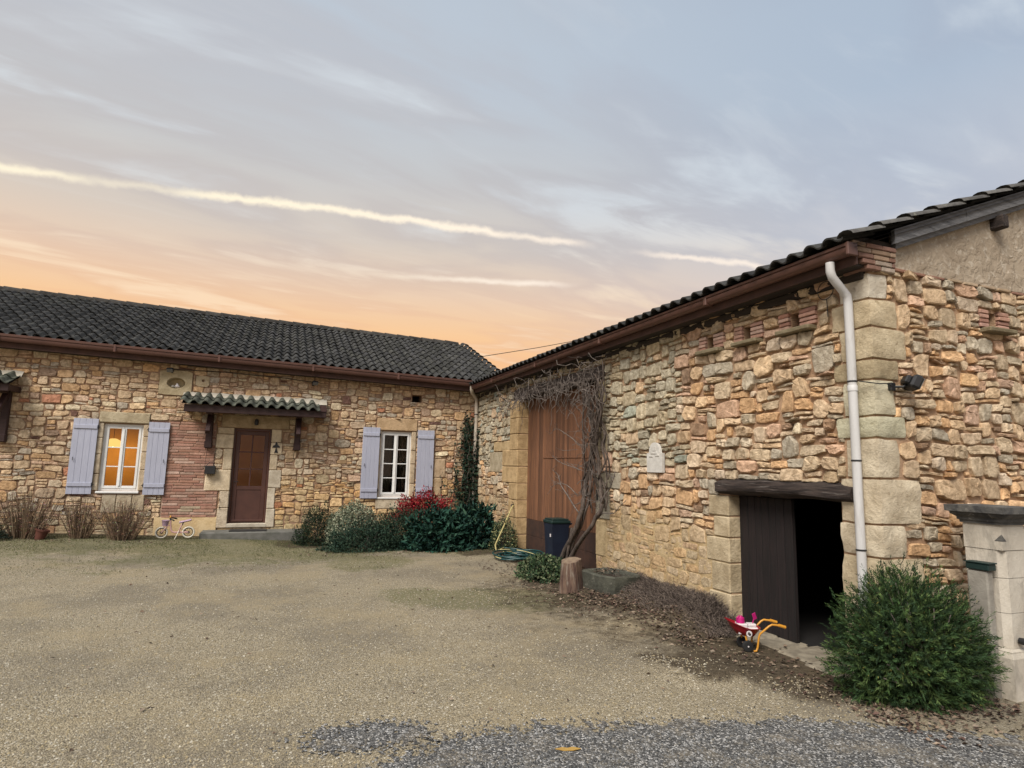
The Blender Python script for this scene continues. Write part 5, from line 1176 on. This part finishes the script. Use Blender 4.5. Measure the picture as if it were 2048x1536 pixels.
shrub('red_shrub', 'crimson-leaved shrub against the wall below the eight-pane window shutter', (3.16, 13.35, .50), (.62, .30, .52), 5200, .065, .022, [(.33, .016, .028), (.22, .012, .022), (.42, .035, .045), (.12, .010, .016), (.12, .035, .022)], .45, .35, .9, 5, .5)
shrub('broadleaf_shrub', 'glossy dark blue-green broad-leaved shrub at the foot of the corner', (3.25, 12.10, .0), (.72, .50, .74), 3600, .13, .055, [(.014, .045, .034), (.022, .066, .046), (.010, .030, .025), (.034, .08, .055)], .3, .2, .8, 6, .5, fold=.25)
shrub('broadleaf_shrub', 'taller glossy broad-leaved shrub growing next to the drainpipe corner', (3.95, 12.20, .0), (.56, .50, .80), 3000, .13, .055, [(.013, .040, .032), (.022, .062, .046), (.010, .028, .024), (.040, .085, .055)], .3, .25, .8, 7, .5, fold=.25)
shrub('variegated_euonymus', 'small cream-speckled bush behind the coiled hose', (4.38, 11.55, .0), (.26, .36, .62), 3400, .036, .022, [(.035, .06, .035), (.05, .08, .042), (.28, .27, .13), (.02, .035, .022)], .2, .2, 1, 8, .5)
shrub('ground_ivy', 'low green ivy mound at the foot of the bare vine', (3.95, 8.55, .0), (.42, .62, .27), 3800, .05, .034, [(.035, .062, .030), (.055, .085, .038), (.022, .04, .022), (.13, .15, .085)], .35, .3, 1, 9, .45, 'ivy')
shrub('leafy_plant', 'tall green leafy plant against the house wall under the second canopy', (-4.85, 13.6, .0), (.34, .35, 1.05), 3200, .07, .02, [(.045, .075, .028), (.06, .09, .035), (.03, .05, .02)], .3, .4, .8, 10)
shrub('leafy_plant', 'low dark groundcover at the foot of the tall green leafy plant', (-4.75, 13.35, .0), (.55, .35, .34), 3000, .04, .02, [(.03, .045, .03), (.05, .06, .045), (.02, .03, .02)], .3, .3, .9, 12)

# big needle-leaved bush by the barn door
bc = np.array([4.60, 3.41, .32]); ber = np.array([.9325, -.361, 0]); bea = np.array([.361, .9325, 0]); bush = thing('rosemary_bush', 'big dark green needle-leaved bush between the low doorway and the pillar', 'bush', (4.70, 3.36, 0))
nt_, nl_ = 5200, 20; d = unit(NR.normal(size=(nt_*2, 3))); d[:, 2] = np.where(d[:, 2] < 0, d[:, 2]*.75, d[:, 2]); d = unit(d)[:nt_]
k = np.array([1+.16*nz(x*2.2, y*2.2, z*2.2)+.10*nz(x*6, y*6, z*6) for x, y, z in d])
r0 = NR.uniform(.25, .86, nt_)**.8*k
Rv = np.array([.62, .38, .67]); loc = d*Rv*r0[:, None]
B0 = bc+loc[:, :1]*ber+loc[:, 1:2]*bea+loc[:, 2:]*np.array([0, 0, 1]); wd = unit(d[:, :1]*ber+d[:, 1:2]*bea+d[:, 2:]*np.array([0, 0, 1]))
tdir = unit(wd*1.0+np.array([0, 0, .12])+NR.normal(size=(nt_, 3))*.42); tl = NR.uniform(.06, .13, nt_); B0[:, 2] = np.maximum(B0[:, 2], .03)
tq = np.linspace(.05, 1, nl_)[None, :, None]; curl = NR.normal(size=(nt_, 1, 3))*.12+np.array([0, 0, .10])
TP = B0[:, None]+tdir[:, None]*tl[:, None, None]*tq+curl*tl[:, None, None]*tq**2
ax = unit(tdir[:, None]+2*curl*tq); rn = NR.normal(size=(nt_, nl_, 3)); rn = unit(rn-ax*(rn*ax).sum(-1, keepdims=True)); LD = unit(ax*.85+rn*.75)
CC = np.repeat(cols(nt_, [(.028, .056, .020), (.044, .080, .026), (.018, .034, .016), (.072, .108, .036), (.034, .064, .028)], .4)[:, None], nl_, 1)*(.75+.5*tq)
yl = NR.random((nt_, nl_)) < .004; CC[yl] = (.28, .25, .07)
P_ = TP.reshape(-1, 3); msk = P_[:, 2] > .015; msk &= ~((P_[:, 0] > XB-.015) & (P_[:, 1] > YC-.02)); msk &= ~((P_[:, 0] > 5.27) & (P_[:, 1] > 3.10))
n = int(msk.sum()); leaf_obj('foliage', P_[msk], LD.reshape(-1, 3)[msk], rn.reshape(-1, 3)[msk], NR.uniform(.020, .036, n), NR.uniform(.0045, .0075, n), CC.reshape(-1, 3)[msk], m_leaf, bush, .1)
q = MB(); rr = random.Random(2)
for _ in range(70):
    i = rr.randrange(nt_); e = Vector(B0[i]); s = Vector((4.70+rr.uniform(-.12, .12), 3.36+rr.uniform(-.08, .08), -.02)); q.tube([s, (s+e)/2+Vector((0, 0, .05)), e], [.011, .008, .004], 5)
q.build('branches', m_twig, bush, 180)

# dried flower clumps along the house
def drygrass(name, lab, c, R_, h, n, pal, tops=True):
    c = Vector((c[0], c[1], gz(c[0], c[1]))); t = thing(name, lab, 'plant', c, 'dried plants along the house wall'); q = MB(); rr = random.Random(int(c.x*77)); hp = []; hc = []; hd = []
    for _ in range(n):
        a = rr.uniform(0, 6.28); k = rr.random()**.7; b0_ = c+Vector((math.cos(a)*R_*.45*k, math.sin(a)*R_*.4*k, 0)); hh = h*rr.uniform(.55, 1.1); tp_ = c+Vector((math.cos(a)*R_*1.05*k+rr.uniform(-.05, .05), math.sin(a)*R_*.7*k+rr.uniform(-.04, .04), hh))
        cc = rr.choice(pal); kk = rr.uniform(.7, 1.3); cc = tuple(x*kk for x in cc); mid_ = (b0_+tp_)/2+Vector((rr.uniform(-.03, .03), rr.uniform(-.03, .03), .03)); q.tube([b0_, mid_, tp_], [.0045, .0038, .0025], 3, False, cc)
        for s in range(7):
            f = rr.uniform(.15, 1); hp.append(tuple(b0_.lerp(tp_, f))); hd.append((rr.uniform(-1, 1), rr.uniform(-1, 1), rr.uniform(-.3, 1))); hc.append(tuple(x*rr.uniform(.7, 1.5) for x in cc))
    q.build('stalks', m_dry, t, 180); N_ = len(hp); leaf_obj('dry_leaves', np.array(hp), np.array(hd), NR.normal(size=(N_, 3)), NR.uniform(.03, .07, N_), NR.uniform(.006, .014, N_), np.array(hc), m_dry, t)
DB = [(.27, .19, .125), (.18, .125, .085), (.36, .27, .185), (.11, .075, .055)]
drygrass('dried_perennial', 'wide clump of dried brown stalks around the flowerpot', (-4.05, 13.65), .55, .80, 220, DB)
drygrass('dried_perennial', 'narrow clump of dried brown stalks below the lit window', (-3.22, 13.70), .36, .68, 150, DB)
drygrass('dried_perennial', 'clump of dried brown stalks nearest the balance bike', (-2.52, 13.65), .50, .68, 230, DB)
pot = thing('clay_pot', 'tilted terracotta flowerpot half hidden among the dried stalks', 'pot', (-3.78, 13.5, gz(-3.78, 13.5)))
MB().lathe([(0, 0), (.07, 0), (.10, .16), (.112, .16), (.112, .19), (.098, .19), (.09, .15), (0, .14)], 20, T3(-3.78, 13.5, gz(-3.78, 13.5)-.01) @ R3(rad(14), 'Y')).build('pot_body', pm('terracotta', (.13, .045, .03, 1), (.09, .032, .022, 1), .9, 9), pot, 40)

# dead brown plants along the foot of the barn
gm_ = MB(); rr = random.Random(31); P = []; D = []
for _ in range(5200):
    y = rr.uniform(5.15, 7.35); xx = 4.69-abs(rr.gauss(0, .24)); 
    if xx < 3.75: continue
    hgt = .04+.11*ss(3.8, 4.6, xx)*(.6+.6*nz(y*2.2, 3)); p = Vector((xx, y, gz(xx, y)-.005)); e = p+Vector((rr.uniform(-.13, .08), rr.uniform(-.11, .11), hgt*rr.uniform(.4, 1.15))); kk = rr.uniform(.55, 1.4)
    gm_.tube([p, (p+e)/2+Vector((rr.uniform(-.03, .03), rr.uniform(-.03, .03), .02)), e], [.0028, .0024, .0014], 3, False, tuple(x*kk for x in rr.choice(((.140, .112, .098), (.100, .08, .07), (.19, .155, .13)))))
tag(gm_.build('dead_undergrowth', m_dry, None, 180), 'matted dead brown undergrowth along the foot of the barn wall', 'undergrowth', kind='stuff')

# ------------------------------------------------------------------ bare climbing vine over the tall door
vine = thing('climbing_vine', 'leafless twisted vine climbing over the tall brown barn door', 'vine', (4.32, 8.9, 0)); vr = random.Random(14)
def wob(pts, amp, sub=6):
    out = []
    for a_, b_ in zip(pts, pts[1:]):
        a_, b_ = Vector(a_), Vector(b_)
        for i in range(sub): out.append(a_.lerp(b_, i/sub))
    out.append(Vector(pts[-1])); sm = out[:]
    for _ in range(3): sm = [sm[0]]+[(sm[i-1]+sm[i]*2+sm[i+1])/4 for i in range(1, len(sm)-1)]+[sm[-1]]
    s = vr.uniform(0, 50); return [p+Vector((nz(s+i*.23, 1), nz(s+i*.23, 5), nz(s+i*.23, 9)))*amp for i, p in enumerate(sm)]
tk = [([(4.32, 9.02, .02), (4.32, 8.82, .28), (4.34, 8.52, .62), (4.38, 8.33, .92), (4.46, 8.38, 1.18), (4.54, 8.48, 1.45), (4.58, 8.32, 1.95), (4.58, 8.38, 2.4), (4.58, 8.52, 2.85), (4.58, 9.0, 3.05)], .052, .022),
      ([(4.34, 8.80, .05), (4.34, 8.45, .42), (4.32, 8.12, .66), (4.34, 7.82, .90), (4.40, 7.72, 1.12), (4.52, 7.98, 1.35), (4.58, 8.15, 1.7), (4.58, 8.22, 2.2), (4.58, 8.18, 2.7), (4.58, 8.2, 3.15)], .042, .018),
      ([(4.36, 8.85, .05), (4.38, 8.62, .45), (4.44, 8.42, .80), (4.52, 8.30, 1.25), (4.57, 8.38, 1.7), (4.58, 8.30, 2.2), (4.60, 8.4, 2.8), (4.60, 8.9, 3.2)], .034, .014),
      ([(4.30, 8.72, .02), (4.33, 8.60, .5), (4.36, 8.56, .75)], .022, .020)]
for pts, r0_, r1_ in tk:
    w_ = wob(pts, .03); n = len(w_); MB().tube(w_, [(r0_+(r1_-r0_)*(i/n)**.6)*(1+.12*nz(i*.7, r0_*99)) for i in range(n)], 9).build('trunk', m_bark, vine, 180)
tw = MB()
for _ in range(18):   # cords twisting up the column
    y0_ = vr.uniform(8.0, 8.5); zt0 = vr.uniform(.9, 1.6); zt1 = vr.uniform(2.5, 3.3); pts = [(4.52+vr.uniform(-.05, .1), y0_+vr.uniform(-.22, .22)*(1-abs(2*q-1)*.3)+.1*math.sin(q*8+y0_*9), zt0+(zt1-zt0)*q) for q in np.linspace(0, 1, 7)]
    w_ = wob(pts, .06, 4); tw.tube(w_, [vr.uniform(.006, .014)]*len(w_), 5)
tw.build('stems', m_bark, vine, 180)
tw = MB()
for _ in range(190):   # tangle along the lintel and in the corner above the door
    q = vr.random(); y0_ = 8.05+4.3*q**1.25; zc_ = 3.10+.10*math.sin(y0_*2); sp = .20+.16*(1-q); p = Vector((4.56+vr.uniform(-.16, .08), y0_, zc_+vr.gauss(0, sp*.55))); pts = [p]; dr_ = Vector((vr.uniform(-.5, .3), vr.uniform(-1, 1), vr.uniform(-.8, .5))).normalized()
    for s in range(vr.randrange(4, 8)):
        dr_ = (dr_+Vector((vr.uniform(-.5, .5), vr.uniform(-.7, .7), vr.uniform(-.75, .6)))).normalized(); p = p+dr_*.085; p = Vector((min(4.69, max(4.28, p.x)), p.y, min(3.42, p.z))); pts.append(p)
    tw.tube(pts, [vr.uniform(.0035, .0085)*(1-.08*i) for i in range(len(pts))], 4, False)
for _ in range(90):   # side shoots off the column
    z0_ = vr.uniform(1.1, 3.1); y0_ = vr.uniform(7.95, 8.6); p = Vector((4.52+vr.uniform(-.1, .1), y0_, z0_)); pts = [p]; dr_ = Vector((vr.uniform(-.6, .1), vr.uniform(-.6, 1), vr.uniform(-.4, .6))).normalized()
    for s in range(vr.randrange(3, 7)):
        dr_ = (dr_+Vector((vr.uniform(-.4, .4), vr.uniform(-.5, .5), vr.uniform(-.6, .5)))).normalized(); p = p+dr_*.075; p = Vector((min(4.68, p.x), p.y, p.z)); pts.append(p)
    tw.tube(pts, [vr.uniform(.003, .007)*(1-.1*i) for i in range(len(pts))], 4, False)
for _ in range(36):   # hanging ends
    y0_ = vr.uniform(8.1, 11.6); z0_ = vr.uniform(2.95, 3.2); l_ = vr.uniform(.1, .38); x_ = 4.56+vr.uniform(-.12, .05); tw.tube([(x_, y0_, z0_), (x_+vr.uniform(-.02, .02), y0_+vr.uniform(-.04, .04), z0_-l_*.5), (x_+vr.uniform(-.03, .03), y0_+vr.uniform(-.06, .06), z0_-l_)], [.006, .005, .003], 4, False)
tw.build('twigs', m_twig, vine, 180)
for pts, r_ in (([(4.42, 7.80, 1.15), (4.40, 7.62, 1.32), (4.42, 7.50, 1.42), (4.42, 7.40, 1.62)], .015), ([(4.40, 7.9, .92), (4.40, 7.65, 1.02), (4.42, 7.35, 1.10), (4.42, 7.15, 1.25)], .009), ([(4.40, 8.4, 1.0), (4.30, 8.75, 1.25), (4.30, 8.95, 1.5), (4.32, 9.15, 1.62)], .012), ([(4.42, 8.5, 1.25), (4.33, 8.9, 1.42), (4.30, 9.2, 1.36), (4.30, 9.3, 1.2)], .008), ([(4.5, 8.6, 1.6), (4.36, 9.0, 1.75), (4.36, 9.35, 1.85)], .008), ([(4.5, 8.6, 2.0), (4.36, 8.95, 2.25), (4.36, 9.25, 2.30), (4.34, 9.4, 2.22)], .007)):
    tw = MB(); w_ = wob(pts, .05, 4); n = len(w_); tw.tube(w_, [r_*(1-.65*i/n) for i in range(n)], 6)
    for _ in range(7):
        i = vr.randrange(2, n); p = w_[i]; e = p+Vector((vr.uniform(-.12, .04), vr.uniform(-.18, .18), vr.uniform(-.05, .18))); tw.tube([p, (p+e)/2+Vector((0, 0, .02)), e], [r_*.4, r_*.3, .002], 4, False)
    tw.build('branch', m_twig, vine, 180)

# ivy strings on the house corner
ivy = thing('wall_creeper', 'thin dark creeper climbing the drainpipe in the corner of the yard', 'creeper', (4.3, 14.4, 0)); q = MB(); ip = []; idr = []
for k_ in range(30):
    b_ = vr.random(); x_ = 3.75+.75*vr.random()**.7 if b_ < .5 else vr.uniform(4.42, 4.70); top_ = vr.uniform(.7, 1.5) if x_ < 4.25 else vr.uniform(1.4, 2.9); p = Vector((x_, YF-.045 if x_ < 4.5 else vr.uniform(14.25, 14.45), .3)); pts = [p]
    while p.z < top_:
        p = p+Vector((vr.uniform(-.05, .05), 0, vr.uniform(.05, .12))); p = Vector((min(4.69, p.x), p.y, p.z)); pts.append(p)
        for _ in range(3 if x_ > 4.3 else 1): ip.append(tuple(p+Vector((vr.uniform(-.05, .05), vr.uniform(-.07, .0), vr.uniform(-.05, .05))))); idr.append((vr.uniform(-1, 1), -.6, vr.uniform(-1, .6)))
    if len(pts) > 1: q.tube(pts, .006, 4, False)
q.build('stems', m_twig, ivy, 180); n = len(ip); leaf_obj('leaves', np.array(ip), np.array(idr), NR.normal(size=(n, 3))+np.array([0, -1.2, .3]), NR.uniform(.05, .09, n), NR.uniform(.04, .07, n), cols(n, [(.018, .036, .024), (.03, .05, .03), (.012, .022, .016)]), m_leaf, ivy)

# ------------------------------------------------------------------ loose gravel, fallen leaves
m_peb = pm('pebble', (1.1, 1.1, 1.1, 1), (.85, .85, .85, 1), .9, 60, attr=True, spec=.2)
def pebbles(name, pts, sz, C, kind='stuff'):
    n = len(pts); base = np.array([(1, 0, 0), (-.5, .87, 0), (-.5, -.87, 0), (.1, .05, .75)]); F0 = np.array([(0, 1, 3), (1, 2, 3), (2, 0, 3)])
    a = NR.uniform(0, 6.28, n); ca2, sa2 = np.cos(a), np.sin(a); jit = 1+NR.uniform(-.35, .35, (n, 4, 3)); b_ = base[None]*jit*sz[:, None, None]; V = np.stack([b_[..., 0]*ca2[:, None]-b_[..., 1]*sa2[:, None], b_[..., 0]*sa2[:, None]+b_[..., 1]*ca2[:, None], b_[..., 2]], -1)+pts[:, None]
    V = V.reshape(-1, 3); F = (F0[None]+4*np.arange(n)[:, None, None]).reshape(-1, 3); me = bpy.data.meshes.new(name); me.vertices.add(len(V)); me.vertices.foreach_set('co', V.astype(np.float32).ravel()); me.loops.add(F.size); me.loops.foreach_set('vertex_index', F.astype(np.int32).ravel()); me.polygons.add(len(F)); me.polygons.foreach_set('loop_start', (np.arange(len(F))*3).astype(np.int32)); me.update(calc_edges=True)
    at_ = me.color_attributes.new('col', 'FLOAT_COLOR', 'POINT'); c4 = np.ones((len(V), 4), np.float32); c4[:, :3] = np.repeat(C, 4, 0); at_.data.foreach_set('color', c4.ravel()); me.materials.append(m_peb); return link(name, me)
n = 75000; dd = 3.4+7.5*NR.random(n)**1.7; az = rad(21.2)+NR.uniform(-.80, .80, n); X = dd*np.sin(az); Y = dd*np.cos(az); ok = (X < 4.2) & (Y > 2.3) & (Y < 12) & ~((X > 3.0+.5*np.sin(Y*1.7)) & (Y > 4.1) & (NR.random(n) < .8)); X, Y = X[ok], Y[ok]
Z = np.array([gz(x, y) for x, y in zip(X, Y)]); n = len(X); road_ = np.array([y < road_edge(x)+.05*nz(x*5, y*5)+vr.gauss(0, .13) or math.hypot((x-.66)/.36, (y-4.02)/.19) < 1+vr.gauss(0, .25) for x, y in zip(X, Y)])
pc_ = cols(n, [(.30, .25, .165), (.34, .29, .20), (.25, .21, .14), (.42, .38, .30), (.20, .17, .125), (.31, .25, .15)], .2); rc_ = cols(n, [(.075, .075, .075), (.12, .12, .118), (.048, .048, .048), (.27, .265, .255), (.16, .145, .12)], .35)
pc_[road_] = rc_[road_]; tag(pebbles('gravel', np.stack([X, Y, Z+.002+.004*road_], 1), NR.uniform(.004, .0105, n)*(1+.3*(NR.random(n) < .05)), pc_), 'loose beige and grey gravel spread over the yard', 'gravel', kind='stuff')
LF = []
def lit(n, fx, fy):
    for _ in range(n): LF.append((fx(), fy()))
g_ = vr.gauss; u_ = vr.uniform
lit(800, lambda: 3.85+g_(0, .28), lambda: u_(6.4, 8.6)); lit(900, lambda: 4.0+g_(0, .2), lambda: u_(5.0, 7.2)); lit(700, lambda: u_(3.9, 5.2), lambda: 3.15+g_(0, .22)); lit(260, lambda: 4.2+g_(0, .25), lambda: u_(3.6, 4.9)); lit(420, lambda: u_(.6, 4.2), lambda: 12.0+g_(0, .35)); lit(260, lambda: u_(3.3, 4.4), lambda: 9.3+g_(0, .6)); lit(170, lambda: u_(-4, 4), lambda: u_(4, 11)); lit(120, lambda: u_(-4.5, -1.6), lambda: 13.3+g_(0, .15)); lit(60, lambda: 4.26+g_(0, .08), lambda: 7.3+g_(0, .1))
LF = [(x, y) for x, y in LF if x < 4.68 or y < 3.6]; n = len(LF); Pn = np.array([(x, y, gz(x, y)+u_(.004, .02)+(.16 if math.hypot(x-4.26, y-7.3) < .2 else 0)) for x, y in LF]); a = NR.uniform(0, 6.28, n)
D = np.stack([np.cos(a), np.sin(a), NR.uniform(-.15, .35, n)], 1); Nn = unit(np.array([0, 0, 1.])+NR.normal(size=(n, 3))*.35)
tag(leaf_obj('leaf_litter', Pn, D, Nn, NR.uniform(.022, .058, n), NR.uniform(.014, .034, n), cols(n, [(.15, .105, .075), (.21, .155, .115), (.085, .055, .042), (.24, .19, .145), (.11, .068, .055), (.05, .036, .03)]), m_dry, None, .2), 'brown dry leaves scattered along the barn foot and shrub bed', 'leaves', kind='stuff')
# short moss and grass tufts near the house
n = 34000; X = NR.uniform(-5.2, 4.2, n); Y = 10.0+4.2*NR.random(n)**.6; w_ = np.array([nz(x*.9, y*.9, 4)+.35*ss(10.5, 13, y) for x, y in zip(X, Y)]); ok = w_+NR.uniform(-.25, .25, n) > .05; X, Y = X[ok], Y[ok]; n = len(X)
P = np.array([(x, y, gz(x, y)) for x, y in zip(X, Y)]); D = unit(NR.normal(size=(n, 3))*.6+np.array([0, 0, .8])); tag(leaf_obj('moss_grass', P, D, NR.normal(size=(n, 3)), NR.uniform(.012, .035, n), NR.uniform(.004, .009, n), cols(n, [(.085, .095, .035), (.12, .12, .05), (.06, .075, .028), (.17, .16, .085)]), m_leaf, None), 'thin green moss and grass growing through the gravel by the house', 'grass', kind='stuff')
# one yellow leaf on the road
yl_ = thing('fallen_leaf', 'single yellow-orange leaf lying on the dark road', 'leaf', (1.74, 3.45, .01)); q = MB(); q.prism([(-.075, 0), (-.03, .022), (.0, .012), (.03, .028), (.08, .004), (.03, -.02), (-.02, -.024)], lambda u, v, d: Vector((1.74+u*.93+v*.36, 3.45-u*.36+v*.93, .012+d+.02*u)), 0, .003); q.build('blade', pm('yellow_leaf', (.42, .26, .06, 1), (.34, .20, .05, 1), .8, 30), yl_, 0)
